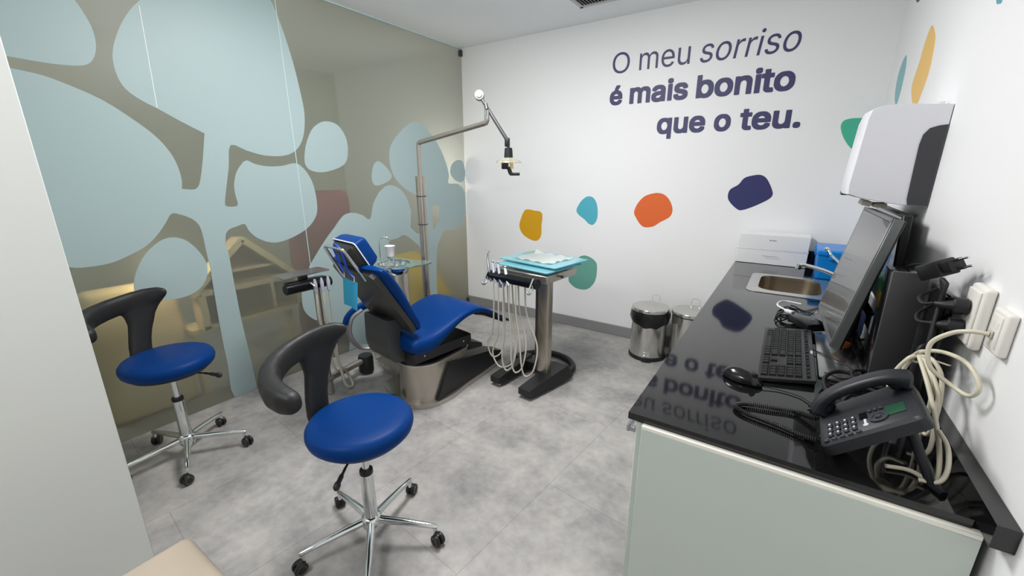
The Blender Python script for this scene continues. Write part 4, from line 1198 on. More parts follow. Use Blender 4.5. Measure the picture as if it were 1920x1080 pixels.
# ------------------------------------------------------------------ pedal bins
def pedal_bin(cx, cy, lab, bag):
    t = thing('pedal_bin', (cx, cy, 0), lab, 'bin', 'steel pedal bins by the back wall')
    c = (cx, cy, 0)
    bm = BM(); lathe(bm, [(0.135, 0.03), (0.14, 0.032), (0.14, 0.395), (0.136, 0.397)], c, seg=48); obj('body', bm, M['bin_steel'], t)
    bm = BM(); lathe(bm, [(0.13, 0.001), (0.147, 0.002), (0.149, 0.02), (0.142, 0.032), (0.13, 0.033)], c, seg=48)
    fx, fy = -0.28 * 0 + 0.22, -0.975
    obox(bm, (cx + fx * 0.15, cy + fy * 0.15, 0.014), Vector((fx, fy, 0)), Vector((-fy, fx, 0)), Vector((0, 0, 1)), 0.04, 0.07, 0.012, 0.004); obj('foot_ring', bm, M['black'], t)
    bm = BM()
    obox(bm, (cx + fx * 0.147, cy + fy * 0.147, 0.05), Vector((fx, fy, 0)), Vector((-fy, fx, 0)), Vector((0, 0, 1)), 0.02, 0.06, 0.006, 0.002)
    obox(bm, (cx + fx * 0.141, cy + fy * 0.141, 0.066), Vector((fx, fy, 0)), Vector((-fy, fx, 0)), Vector((0, 0, 1)), 0.003, 0.056, 0.03, 0.001); obj('pedal', bm, M['chrome'], t)
    bm = BM(); lathe(bm, [(0.139, 0.404), (0.147, 0.406), (0.1475, 0.425), (0.143, 0.432), (0.1, 0.437), (0, 0.438)], c, seg=48); obj('lid', bm, M['bin_steel'], t)
    bm = BM(); tube(bm, smooth_path([(cx - 0.03, cy + 0.142, 0.4), (cx - 0.03, cy + 0.152, 0.47), (cx, cy + 0.154, 0.487), (cx + 0.03, cy + 0.152, 0.47), (cx + 0.03, cy + 0.142, 0.4)], 6), 0.0018, 6); obj('wire_handle', bm, M['chrome'], t)
    if bag:
        rb = random.Random(3)
        bm = BM()
        lathe(bm, [(0.1415, 0.402), (0.148, 0.4), (0.156, 0.38), (0.158, 0.35), (0.155, 0.325), (0.148, 0.305), (0.1435, 0.308), (0.1415, 0.33)], c, seg=60)
        for v in bm.verts:
            d = Vector((v.co.x - cx, v.co.y - cy, 0)); r = d.length; a = math.atan2(d.y, d.x)
            if r > 0.146:
                k = 1 + 0.016 * math.sin(7 * a + 30 * v.co.z) + 0.012 * math.sin(13 * a - 55 * v.co.z) + rb.uniform(-.008, .008)
                k = max(k, 0.1425 / r)
                v.co.x = cx + d.x * k; v.co.y = cy + d.y * k
                if v.co.z < 0.33: v.co.z += 0.018 * math.sin(2 * a + 1) + 0.006 * math.sin(9 * a)
        obj('bin_bag', bm, M['bag'], t)
    return t
pedal_bin(-0.845, 3.325, 'steel pedal bin with a black bag folded over its rim', True)
pedal_bin(-0.545, 3.39, 'plain steel pedal bin tucked between the bagged bin and the cabinet', False)

# ------------------------------------------------------------------ beige seat beside the camera
ch = thing('visitor_chair', (-1.12, 0.05, 0), 'beige upholstered seat by the white wall end at the near left', 'chair')
bm = BM(); box(bm, (-1.36, -0.22, 0.38), (-0.88, 0.3, 0.462), 0.028, 4); obj('seat', bm, M['seat_beige'], ch)
for x, y in ((-1.33, 0.26), (-0.92, 0.26), (-1.33, -0.18), (-0.92, -0.18)):
    bm = BM(); cyl(bm, (x, y, 0), (x, y, 0.382), 0.014, 16); obj('leg', bm, M['chrome'], ch)
bm = BM(); box(bm, (-1.36, -0.29, 0.4), (-0.89, -0.222, 0.86), 0.028, 4); obj('backrest', bm, M['seat_beige'], ch)

# ------------------------------------------------------------------ work stools
def stool(cx, cy, seat_ang, base_ang, lever_ang, wheel_seed, lab):
    t = thing('work_stool', (cx, cy, 0), lab, 'stool', 'blue work stools with curved black arm')
    rs = random.Random(wheel_seed)
    c = (cx, cy, 0)
    def pol(r, a, z):
        a = math.radians(a); return Vector((cx + r * math.cos(a), cy + r * math.sin(a), z))
    ZS = 0.594
    bm = BM(); lathe(bm, [(0, ZS - 0.078), (0.16, ZS - 0.078), (0.182, ZS - 0.072), (0.194, ZS - 0.058), (0.199, ZS - 0.04), (0.197, ZS - 0.023), (0.186, ZS - 0.008), (0.168, ZS - 0.001), (0.12, ZS + 0.001), (0, ZS + 0.002)], c, seg=64); obj('seat', bm, M['blue'], t)
    bm = BM(); lathe(bm, [(0.165, ZS - 0.079), (0.17, ZS - 0.0785), (0.165, ZS - 0.088), (0.05, ZS - 0.09), (0.045, ZS - 0.115), (0.02, ZS - 0.118)], c, seg=40); obj('seat_plate', bm, M['black'], t)
    # curved arm and its stem, fused into one soft shape
    bm = BM()
    sec = [(149, .247, .868, .008, .012), (151, .25, .865, .022, .018), (158, .257, .858, .04, .022), (170, .262, .845, .052, .023), (182, .265, .838, .052, .024), (195, .266, .832, .05, .026), (208, .268, .826, .05, .029), (222, .270, .820, .05, .032), (236, .272, .815, .05, .034), (250, .274, .811, .048, .035), (264, .276, .807, .046, .036), (276, .276, .804, .043, .035), (284, .275, .803, .036, .029), (288, .274, .803, .018, .014)]
    rings = []
    for a, r, zc, hh, th in sec:
        a = a + seat_ang
        e = Vector((math.cos(math.radians(a)), math.sin(math.radians(a)), 0))
        p = pol(r, a, zc)
        rings.append([p + e * (math.copysign(abs(math.cos(q)) ** .75, math.cos(q)) * th) + Vector((0, 0, math.copysign(abs(math.sin(q)) ** .75, math.sin(q)) * hh)) for q in [2 * math.pi * k / 20 for k in range(20)]])
    loft(bm, rings)
    st = [(.47, .19, 192, .045, .012), (.5, .205, 192, .05, .018), (.56, .226, 190, .052, .021), (.62, .238, 187, .052, .021), (.68, .248, 183, .053, .021), (.72, .254, 180, .057, .022), (.76, .259, 179, .067, .022), (.80, .262, 178, .087, .022), (.83, .262, 177, .108, .021), (.858, .261, 176, .112, .018)]
    rings = []
    for zc, r, a, hw, th in st:
        a = a + seat_ang
        e = Vector((math.cos(math.radians(a)), math.sin(math.radians(a)), 0)); f = Vector((-e.y, e.x, 0))
        ring = []
        for q in [2 * math.pi * k / 24 for k in range(24)]:
            u = math.copysign(abs(math.cos(q)) ** .7, math.cos(q)) * hw
            da = math.degrees(u / r)
            ee = Vector((math.cos(math.radians(a + da)), math.sin(math.radians(a + da)), 0))
            ring.append(Vector((cx, cy, zc)) + ee * (r + math.copysign(abs(math.sin(q)) ** .7, math.sin(q)) * th))
        rings.append(ring)
    loft(bm, rings)
    o = obj('backrest', bm, M['soft_black'], t)
    md = o.modifiers.new('fuse', 'REMESH'); md.mode = 'VOXEL'; md.voxel_size = 0.006; md.use_smooth_shade = True
    ms_ = o.modifiers.new('soften', 'SMOOTH'); ms_.iterations = 14; ms_.factor = 0.5
    bm = BM(); tube(bm, smooth_path([pol(.03, 192 + seat_ang, ZS - .098), pol(.12, 192 + seat_ang, ZS - .098), pol(.185, 192 + seat_ang, ZS - .1), pol(.19, 192 + seat_ang, ZS - .09)], 5), 0.011, 10, flat=2.2); obj('back_bracket', bm, M['black'], t)
    bm = BM(); tube(bm, [pol(.02, lever_ang, ZS - .1), pol(.16, lever_ang, ZS - .115)], 0.0045, 8); tube(bm, smooth_path([pol(.155, lever_ang, ZS - .115), pol(.185, lever_ang, ZS - .122), pol(.215, lever_ang, ZS - .13), pol(.235, lever_ang, ZS - .136)], 4), [0.006] * 4 + [0.010] * 4 + [0.014] * 3 + [0.013, 0.007], 12, flat=0.8); obj('lever', bm, M['black'], t)
    bm = BM(); cyl(bm, (cx, cy, 0.3), (cx, cy, ZS - 0.1), 0.0145, 24); obj('gas_lift', bm, M['chrome'], t)
    bm = BM(); lathe(bm, [(0.0148, 0.352), (0.0255, 0.352), (0.0265, 0.345), (0.0265, 0.335), (0.0255, 0.333)], c, seg=28); obj('collar', bm, M['black'], t)
    bm = BM(); lathe(bm, [(0.0245, 0.334), (0.025, 0.332), (0.027, 0.11), (0.027, 0.1)], c, seg=28); obj('column', bm, M['chrome'], t)
    bm = BM(); lathe(bm, [(0.026, 0.131), (0.034, 0.127), (0.041, 0.118), (0.042, 0.095), (0.037, 0.085), (0.03, 0.066), (0, 0.064)], c, seg=32); obj('hub', bm, M['chrome'], t)
    for k in range(5):
        a = base_ang + 72 * k
        d = Vector((math.cos(math.radians(a)), math.sin(math.radians(a)), 0)); n_ = Vector((-d.y, d.x, 0)); up = Vector((0, 0, 1))
        bm = BM()
        rings = []
        for r, zc, hw, hh in ((0.03, .107, .0165, .0155), (.12, .1, .0155, .0145), (.2, .092, .013, .0125), (.268, .084, .0105, .0105), (.276, .083, .008, .008)):
            rings.append([pol(r, a, zc) + n_ * math.cos(q) * hw + up * math.sin(q) * hh for q in [2 * math.pi * j / 14 for j in range(14)]])
        loft(bm, rings)
        cyl(bm, pol(.266, a, .088), pol(.266, a, .05), 0.0085, 14, bev=0.001)
        leg = obj('leg', bm, M['chrome'], t)
        wa = a + rs.uniform(-70, 70)
        wd = Vector((math.cos(math.radians(wa)), math.sin(math.radians(wa)), 0)); wn = Vector((-wd.y, wd.x, 0))
        wc = pol(.266, a, .026) + wd * 0.014
        bm = BM()
        for s in (-1, 1):
            cyl(bm, wc + wn * s * 0.0035, wc + wn * s * 0.021, 0.0255, 24, bev=0.004)
        obox(bm, wc + up * 0.01 - wd * 0.004, wd, wn, up, 0.03, 0.02, 0.034, 0.006)
        cas = obj('caster', bm, M['black'], leg)
        bm = BM()
        for s in (-1, 1):
            lathe(bm, [(0.0165, -0.001), (0.0168, 0.0008), (0.0182, 0.0008), (0.0185, -0.001)], wc + wn * s * 0.0208, wn * s, 24, cap=False)
        # a thin ring on each wheel face
        obj('wheel_ring', bm, M['brass'], leg)
    return t


stool(-1.266, 0.849, 0, 30, 300, 3, 'blue round work stool in the foreground, closest to the camera')
stool(-2.555, 0.655, 2, 52, 42, 8, 'blue round work stool against the frosted glass, partly behind the white wall end')

# ================================================================== dental treatment chair
CC = Vector((-2.0, 1.63, 0)); CA = math.radians(9)
CD = Vector((math.sin(CA), math.cos(CA), 0)); CR = Vector((CD.y, -CD.x, 0)); UP = Vector((0, 0, 1))
def W(s, l, z): return CC + CD * s + CR * l + UP * z

dc = thing('dental_chair', (-2.0, 2.0, 0), 'blue reclining dental treatment chair on a steel base', 'dental chair')
# base plate
bm = BM()
pl_ = [(0.06, -0.30), (0.9, -0.25), (1.0, -0.15), (0.99, 0.04), (0.69, 0.13), (0.49, 0.165), (0.3, 0.222), (0.15, 0.222), (0.05, 0.165), (0.01, 0.08), (0.02, -0.1)]
plr = rounded(pl_, 0.09, 5)
prism(bm, plr, lambda u, v, t: W(u, v, t), 0.001, 0.032); obj('base_plate', bm, M['steel_h'], dc)
# right drum with black lid
def capsule(s0, l0, s1, l1, r, n=20):
    a = math.atan2(l1 - l0, s1 - s0)
    return [(s1 + r * math.cos(a - math.pi / 2 + math.pi * k / n), l1 + r * math.sin(a - math.pi / 2 + math.pi * k / n)) for k in range(n + 1)] + \
           [(s0 + r * math.cos(a + math.pi / 2 + math.pi * k / n), l0 + r * math.sin(a + math.pi / 2 + math.pi * k / n)) for k in range(n + 1)]
bm = BM(); prism(bm, capsule(0.19, 0.035, 0.42, 0.0, 0.155), lambda u, v, t: W(u, v, t), 0.032, 0.285); obj('lift_drum', bm, M['steel'], dc)
bm = BM(); prism(bm, capsule(0.19, 0.035, 0.42, 0.0, 0.162), lambda u, v, t: W(u, v, t), 0.285, 0.3); obj('drum_ring', bm, M['steel_h'], dc)
bm = BM(); prism(bm, capsule(0.19, 0.035, 0.42, 0.0, 0.153), lambda u, v, t: W(u, v, t), 0.3, 0.308)
obox(bm, W(0.1, 0.0, 0.315), CR, CD, UP, 0.05, 0.02, 0.02, 0.003); obj('drum_lid', bm, M['black'], dc)
bm = BM()
bm.free()
for k in range(3):
    bm = BM(); tube(bm, [W(0.06 + 0.04 * k, -0.06, 0.314), W(0.10 + 0.04 * k, 0.03, 0.314)], 0.005, 8); obj('linkage_rod', bm, M['chrome'], dc)
# left drum joined to the base
bm = BM(); prism(bm, capsule(0.32, -0.52, 0.32, -0.28, 0.11), lambda u, v, t: W(u, v, t), 0.001, 0.185); obj('side_drum', bm, M['steel'], dc)
bm = BM(); prism(bm, capsule(0.32, -0.52, 0.32, -0.20, 0.118), lambda u, v, t: W(u, v, t), 0.185, 0.205); obj('drum_ring', bm, M['steel_h'], dc)
bm = BM()
loft(bm, [[W(0.19, -0.46, 0.02), W(0.19, -0.29, 0.02), W(0.23, -0.29, 0.02), W(0.23, -0.46, 0.02)], [W(0.175, -0.46, 0.14), W(0.175, -0.22, 0.14), W(0.23, -0.22, 0.14), W(0.23, -0.46, 0.14)]]); obj('drum_facet', bm, M['steel_h'], dc)
bm = BM(); box(bm, (0, 0, 0), (0.2, 0.2, 0.17), 0.01); bm.transform(Matrix.Translation(W(0.24, -0.24, 0.033)) @ Matrix.Rotation(math.pi / 2 - CA, 4, 'Z')); obj('inner_column', bm, M['black'], dc)
# bridge and backrest support block
bm = BM(); prism(bm, rounded([(0.06, -0.36), (0.3, -0.36), (0.3, 0.05), (0.06, 0.05)], 0.03), lambda u, v, t: W(u - .01, v, t), 0.205, 0.345); obj('bridge', bm, M['steel_h'], dc)
bm = BM()
prof = rounded([(-0.05, 0.635), (0.055, 0.62), (0.035, 0.52), (0.04, 0.42), (0.09, 0.365), (0.17, 0.345), (0.0, 0.345), (-0.035, 0.37), (-0.055, 0.45)], 0.02)
prism(bm, prof, lambda u, v, t: W(u - 0.035, t, v), -0.165, 0.1); obj('back_support', bm, M['dark_grey'], dc)
# seat carriage
bm = BM(); prism(bm, rounded([(0.02, -0.2), (0.5, -0.2), (0.5, 0.2), (0.02, 0.2)], 0.02), lambda u, v, t: W(u, v, t), 0.345, 0.41); obj('seat_carriage', bm, M['black'], dc)
bm = BM(); prism(bm, rounded([(0.04, -0.16), (0.46, -0.16), (0.46, 0.14), (0.04, 0.14)], 0.02), lambda u, v, t: W(u, v, t), 0.308, 0.346); obj('carriage_rail', bm, M['black'], dc)
for s_, in ((0.1,), (0.42,)):
    bm = BM(); cyl(bm, W(s_, 0.1995, 0.38), W(s_, 0.203, 0.38), 0.005, 12); obj('bolt', bm, M['chrome'], dc)
# wedge covers on the lift arm
for l0, l1, s0, h0 in ((0.105, 0.212, 0.22, 0.26), (-0.16, -0.03, 0.62, 0.235)):
    bm = BM()
    lo_ = [(s0 - 0.05, 0.034), (.94, 0.034), (.94, 0.10), (0.8, 0.16), (s0 + 0.08, h0)]
    prism(bm, rounded(lo_, 0.012, 2), lambda u, v, t: W(u, t - .19 * (u - .2), v), l0, l1)
    obj('lift_cover', bm, M['black'], dc)
# seat and leg cushion
bm = BM()
prof = [(-0.005, .47, .455, .22), (0.0, .505, .43, .235), (0.03, .525, .405, .248), (0.08, .525, .392, .25), (0.16, .53, .40, .25), (0.25, .556, .455, .25), (0.34, .588, .513, .248), (0.42, .61, .545, .246), (0.5, .617, .556, .243), (0.57, .602, .548, .236), (0.65, .565, .52, .228), (0.75, .505, .468, .218), (0.84, .447, .418, .207), (0.9, .408, .385, .196), (0.915, .395, .388, .18)]
def section(s, zt, zb, hw, n=28, p=.5):
    zc = (zt + zb) / 2; hh = (zt - zb) / 2
    return [W(s, math.copysign(abs(math.cos(q)) ** p, math.cos(q)) * hw, zc + math.copysign(abs(math.sin(q)) ** p, math.sin(q)) * hh) for q in [2 * math.pi * (k + .5) / n for k in range(n)]]
P3 = smooth_path([(a, b_, c_) for a, b_, c_, d_ in prof], 3); Q3 = smooth_path([(a, d_, 0) for a, b_, c_, d_ in prof], 3)
loft(bm, [section(p.x, p.y, p.z, q.y) for p, q in zip(P3, Q3)])
obj('seat_cushion', bm, M['blue'], dc)
bm = BM()
loft(bm, [[W(s, -w_, z + .002), W(s, w_, z + .002), W(s, w_ * .92, z - .02), W(s, -w_ * .92, z - .02)] for s, z, w_ in ((.56, .548, .19), (.65, .52, .185), (.75, .468, .18), (.84, .418, .17), (.895, .388, .155))])
obj('leg_shell', bm, M['black'], dc)
# backrest
BU = (CD * -0.522 + UP * 0.853).normalized(); BN = (CD * 0.853 + UP * 0.522).normalized(); B0 = W(0.015, 0, 0.575)
def Bk(u, l, n): return B0 + BU * u + CR * l + BN * n
bm = BM()
rings = []
for u, hw, th in ((-.03, .20, .03), (-.02, .225, .05), (0.03, .243, .062), (0.1, .25, .066), (.2, .255, .074), (.3, .262, .08), (.38, .272, .074), (.43, .278, .062), (.455, .272, .05), (.468, .255, .034), (.472, .23, .02)):
    n0 = .014
    ring = []
    for q in [2 * math.pi * (k + .5) / 28 for k in range(28)]:
        x = math.copysign(abs(math.cos(q)) ** .5, math.cos(q)) * hw
        y_ = math.copysign(abs(math.sin(q)) ** .6, math.sin(q)) * th / 2
        ring.append(Bk(u, x, n0 + th / 2 + y_ + 0.12 * (abs(x) ** 2) * (1 if u > .1 else .5)))
    rings.append(ring)
loft(bm, rings); obj('back_cushion', bm, M['blue'], dc)
bm = BM()
shl = [(-.015, -.215), (-.015, .215), (.05, .235), (.43, .232), (.452, .21), (.452, -.21), (.43, -.232), (.05, -.235)]
prism(bm, shl, lambda u, v, t: Bk(u, v, t + 0.1 * v * v), -0.012, 0.02); obj('back_shell', bm, M['shell_grey'], dc)
# headrest
HB, HT_ = W(-0.162, 0, 0.975), W(-0.248, 0, 1.127)
HU = (HT_ - HB).normalized(); HN = CR.cross(HU) * -1
if HN.dot(CD) < 0: HN = -HN
HLn = (HT_ - HB).length
def Hd(u, l, n): return HB + HU * u + CR * l + HN * n
bm = BM()
def hring(n, i, top=0.0):
    return [Hd(a, b_, n) for a, b_ in rounded([(i, -.128 + i), (HLn - i + top, -.128 + i), (HLn - i + top, .128 - i), (i, .128 - i)], 0.022)]
loft(bm, [hring(0.0, 0.004), hring(0.006, 0), hring(0.05, 0.006, .002), hring(0.072, 0.016), hring(0.08, 0.04)]); hp = obj('headrest_pad', bm, M['blue'], dc)
bm = BM(); tube(bm, [Hd(a, b_, -0.001) for a, b_ in rounded([(0, -.13), (HLn, -.13), (HLn, .13), (0, .13)], 0.022)], 0.0035, 8, closed=True); obj('piping', bm, M['carton'], hp, label='white piping round the pad')
bm = BM()
loft(bm, [hring(-0.003, 0.012), [Hd(a, b_, -0.022) for a, b_ in rounded([(.012, -.112), (HLn - .015, -.112), (HLn - .015, .112), (.012, .112)], 0.015)], [Hd(a, b_, -0.05) for a, b_ in rounded([(.03, -.075), (HLn - .04, -.075), (HLn - .04, .075), (.03, .075)], 0.012)]]); obj('headrest_shell', bm, M['shell_grey'], dc)
bm = BM(); tube(bm, smooth_path([W(-.205, .13, .915), W(-.228, .13, .956), W(-.275, .13, 1.035), W(-.307, .128, 1.09), W(-.318, .115, 1.102), W(-.322, .04, 1.105), W(-.328, -.035, 1.105), W(-.325, -.052, 1.09), W(-.302, -.055, 1.043), W(-.264, -.055, .961), W(-.235, -.055, .91)], 5), 0.0085, 12); obj('push_bar', bm, M['chrome'], dc)
bm = BM(); box(bm, (-.1, -.01, -.06), (.1, .01, .06), 0.004); bm.transform(Matrix((CR, -BN, BU)).transposed().to_4x4()); bm.transform(Matrix.Translation(Bk(.43, -.015, .02) + UP * 0.03)); obj('headrest_stem', bm, M['dark_grey'], dc)
# armrest on the glass side
bm = BM()
tube(bm, smooth_path([W(.05, -.38, .285), W(-.015, -.4, .30), W(-.06, -.4, .345), W(-.085, -.4, .41), W(-.085, -.4, .47), W(-.06, -.4, .535), W(0.01, -.4, .572)], 5), 0.017, 14, flat=2.2); obj('armrest_bracket', bm, M['arm_grey'], dc)
bm = BM(); tube(bm, smooth_path([W(-.098, -.4, .49), W(-.085, -.4, .53), W(-.05, -.4, .563), W(.0, -.4, .586), W(.045, -.4, .596), W(.06, -.4, .596)], 5), [0.012] + [.019] * 24 + [.012], 14, flat=1.7); obj('armrest_pad', bm, M['blue'], dc)
bm = BM(); cyl(bm, W(.06, -.40, .275), W(.1, -.25, .24), .022, 18); obj('armrest_joint', bm, M['chrome'], dc)

# bib cord hanging from the push bar, and its paper bib
bc = thing('bib_cord', tuple(W(-.3, -.05, 1.1)), 'bright blue bib cord looped over the headrest push bar', 'bib cord')
BP1, BP2 = W(-.275, .03, .955), W(-.275, .14, .945)
bm = BM(); tube(bm, smooth_path([BP1, W(-.283, .01, 1.0), W(-.298, .012, 1.05), W(-.318, .03, 1.098), W(-.322, .055, 1.12), W(-.322, .08, 1.121), W(-.318, .105, 1.1), W(-.312, .122, 1.06), W(-.298, .115, 1.0), W(-.285, .12, .965), BP2], 6), 0.0052, 10); obj('cord', bm, M['cord_blue'], bc)
bm = BM()
for p in (BP1, BP2):
    cyl(bm, p + UP * 0.004, p - UP * 0.02, 0.0045, 10)
    obox(bm, p - UP * 0.022, CD, CR, UP, 0.012, 0.006, 0.012, 0.002)
obj('clip', bm, M['chrome'], bc)
bm = BM()
nb = 9
g0 = []
for j in range(8):
    for i in range(nb):
        u = i / (nb - 1); v = j / 7
        p = W(-.277 + .006 * math.sin(u * 5) * v + .004 * u, .012 + .158 * u - .025 * v, .928 - .005 * u - .163 * v)
        g0.append(p)
vs = [bm.verts.new(p) for p in g0]
for j in range(7):
    for i in range(nb - 1):
        bm.faces.new((vs[j * nb + i], vs[j * nb + i + 1], vs[(j + 1) * nb + i + 1], vs[(j + 1) * nb + i]))
r_ = bmesh.ops.solidify(bm, geom=bm.faces[:], thickness=0.003)
tag(obj('paper_bib', bm, M['bib']), 'light blue paper bib clipped to the blue cord behind the chair', 'bib')

# foot pedal and chair hinge knob
fp_ = thing('foot_control', tuple(W(0.0, -0.06, 0)), 'small black foot control on the floor beside the steel base plate', 'foot pedal')
bm = BM(); lathe(bm, [(0.045, 0.001), (0.05, 0.004), (0.05, 0.03), (0.044, 0.038), (0, 0.04)], W(-0.02, -0.06, 0), seg=28); obj('pedal', bm, M['black'], fp_)

# ------------------------------------------------------------------ suction unit on its own post
su = thing('suction_unit', (-2.53, 1.47, 0), 'suction unit with small steel tray on a slim post left of the dental chair', 'suction unit')
bm = BM(); cyl(bm, (-2.505, 1.50, .115), (-2.538, 1.77, .115), .024, 20); cyl(bm, (-2.503, 1.50, .115), (-2.503, 1.44, .115), .028, 20, bev=.004); obj('floor_arm', bm, M['steel_h'], su)
bm = BM(); lathe(bm, [(.03, .02), (.055, .022), (.055, .13), (.05, .15), (0, .152)], (-2.545, 1.81, 0), seg=28); obj('hinge_knob', bm, M['black'], su)
bm = BM(); cyl(bm, (-2.503, 1.47, .10), (-2.503, 1.47, .79), .021, 24); cyl(bm, (-2.503, 1.47, .0015), (-2.503, 1.47, .10), .026, 20, bev=.003); obj('post', bm, M['steel'], su)
hx = Vector((0.03, 0.999, 0)).normalized(); hy = Vector((hx.y, -hx.x, 0))
hc = Vector((-2.505, 1.42, .795))
bm = BM(); cyl(bm, hc - hx * .15, hc + hx * .15, .033, 28, bev=.004); obox(bm, hc - hy * .025 + UP * .012, hx, hy, UP, .26, .055, .05, .006); obj('holder', bm, M['gloss_black'], su)
bm = BM(); obox(bm, hc - hy * .06 + UP * .038, hx, hy, UP, .05, .04, .06, .003); obj('tray_mount', bm, M['dark_grey'], su)
bm = BM(); prism(bm, rounded([(-.155, -.075), (.16, -.075), (.16, .075), (-.155, .075)], .02), lambda u, v, t: hc - hy * .07 + hx * u + hy * v + UP * t, .068, .074); obj('tray', bm, M['silver'], su)
hose_end = Vector((-2.47, 1.62, .09))
for k, (du, rr) in enumerate(((.025, .008), (.07, .0095), (.115, .006))):
    p = hc + hx * du + hy * .035
    low = Vector((-2.47 + .012 * k, 1.49 + .018 * k, 0))
    if k == 1:
        path = [p - UP * .03, p - UP * .25, low + UP * .36, low + UP * .2 + hx * .03, Vector((-2.44, 1.55, .06)), Vector((-2.43, 1.585, .02)), Vector((-2.45, 1.615, .03)), Vector((-2.49, 1.61, .1)), Vector((-2.5, 1.6, .14))]
    else:
        path = [p - UP * .03, p - UP * .25, low + UP * .4, low + UP * .25, low + UP * .16 + hx * .03, Vector((-2.49, 1.56 + .02 * k, .142))]
    bm = BM(); tube(bm, smooth_path(path, 6), rr, 10); obj('hose', bm, M['hose'], su)
    bm = BM(); tube(bm, [p - UP * .05, p + UP * .01, p + UP * .04], [.011, .013, .006], 12); obj('nozzle', bm, M['foil'], su)
bm = BM(); tube(bm, smooth_path([hc + hx * .0 + hy * .03 + UP * .02, hc + hx * .01 + hy * .055 - UP * .0, hc + hx * .02 + hy * .06 - UP * .02], 4), .006, 10); obj('nozzle', bm, M['chrome'], su)

# ------------------------------------------------------------------ spittoon with glass tray, cup
sp = thing('spittoon', (-2.41, 2.02, 0.2), 'steel spittoon column with round glass tray behind the chair back', 'spittoon')
sc_ = Vector((-2.40, 2.03, 0))
bm = BM(); lathe(bm, [(.10, .2065), (.10, .79), (.096, .8)], sc_, seg=36); obj('column', bm, M['steel'], sp)
bm = BM(); lathe(bm, [(.06, .74), (.1, .77), (.118, .815), (.122, .846), (.118, .846), (.098, .80), (.05, .775), (0, .77)], sc_, seg=40); obj('bowl', bm, M['chrome'], sp)
bm = BM(); prism(bm, [(sc_.x + p[0], sc_.y + p[1]) for p in spline2([(-.17, -.16), (.0, -.19), (.16, -.09), (.22, .09), (.19, .2), (.03, .17), (-.15, .14), (-.2, 0)], 5)], lambda u, v, t: (u, v, t), .832, .842, [[(sc_.x + .112 * math.cos(-2 * math.pi * k / 28), sc_.y + .112 * math.sin(-2 * math.pi * k / 28)) for k in range(28)]])
obj('glass_tray', bm, M['clear_glass'], sp)
bm = BM(); tube(bm, smooth_path([(-2.53, 2.02, .842), (-2.53, 2.02, .95), (-2.528, 2.025, 1.0), (-2.515, 2.04, 1.02), (-2.49, 2.06, 1.02), (-2.475, 2.07, 1.0)], 5), .006, 10); obj('water_spout', bm, M['chrome'], sp)
cpx = Vector((-2.44, 2.04, 0))
bm = BM(); cyl(bm, cpx + UP * .842, cpx + UP * .878, .02, 20); lathe(bm, [(.026, .878), (.028, .879), (.028, .884), (.026, .885)], cpx, seg=24); obj('cup_stand', bm, M['chrome'], sp)
bm = BM(); lathe(bm, [(0, .886), (.026, .886), (.027, .889), (.036, .962), (.038, .964), (.036, .966), (.034, .962), (.0255, .893), (0, .892)], cpx, seg=32)
tag(obj('plastic_cup', bm, M['carton']), 'white plastic cup standing on the spittoon cup stand', 'cup')

# ------------------------------------------------------------------ lamp on its steel post
lp = thing('treatment_lamp', (-2.35, 2.30, 0), 'dental operating lamp with long jointed arm on a steel post behind the chair', 'lamp')
LX, LY = -2.35, 2.302
bm = BM(); cyl(bm, (LX, LY, .012), (LX, LY, 1.1), .031, 28); obj('post', bm, M['steel'], lp)
bm = BM(); cyl(bm, (LX, LY, 1.1), (LX, LY, 1.46), .036, 28, bev=.002); obj('sleeve', bm, M['steel'], lp)
bm = BM(); lathe(bm, [(.0365, 0), (.0372, .002), (.0372, .006), (.0365, .008)], (LX, LY, 1.31)); lathe(bm, [(.0365, 0), (.0375, .002), (.0375, .006), (.0365, .008)], (LX, LY, 1.1)); obj('sleeve_ring', bm, M['dark_grey'], lp)
bm = BM(); lathe(bm, [(.075, .001), (.078, .003), (.078, .012), (.04, .02)], (LX, LY, 0)); obj('foot', bm, M['steel_h'], lp)
AE = Vector((-1.697, 2.27, 1.792))
bm = BM(); tube(bm, [(LX, LY, 1.45), (LX, LY, 1.675), (LX + .004, LY, 1.69), (LX + .02, LY - .001, 1.698), AE - Vector((.03, -.0015, .0045)), AE - Vector((.006, 0, 0)), AE + UP * .012, AE + UP * .03], .0165, 18); obj('arm', bm, M['steel'], lp)
bm = BM(); cyl(bm, AE + UP * .03, AE + UP * .075, .015, 18, bev=.002); obj('pivot_sleeve', bm, M['chrome'], lp)
bm = BM(); cyl(bm, AE + UP * .075, (-1.715, 2.283, 1.905), .012, 14); obj('pivot', bm, M['dark_grey'], lp)
BL, JT = Vector((-1.763, 2.283, 1.958)), Vector((-1.576, 2.314, 1.69))
bm = BM(); tube(bm, [BL, BL.lerp(JT, .5), JT], [.009, .0115, .012], 14); obj('spring_arm', bm, M['dark_grey'], lp)
bm = BM(); dview = Vector((.5, -.85, .1)).normalized(); cyl(bm, BL - dview * .018, BL + dview * .018, .031, 28, bev=.004); cyl(bm, BL + dview * .018, BL + dview * .024, .019, 24, bev=.003); obj('counterweight', bm, M['dull_steel'], lp)
bm = BM(); obox(bm, JT - UP * .018 + Vector((.004, 0, 0)), Vector((.95, .3, .0)).normalized(), Vector((-.3, .95, 0)).normalized(), UP, .03, .032, .055, .007); obj('joint', bm, M['black'], lp)
hdx = Vector((-1.560, 2.310, 0))
bm = BM(); cyl(bm, hdx + UP * 1.65, hdx + UP * 1.632, .008, 12); lathe(bm, [(.014, 1.640), (.024, 1.636), (.027, 1.60), (.028, 1.578), (0, 1.577)], hdx, seg=20); hd = obj('head', bm, M['black'], lp)
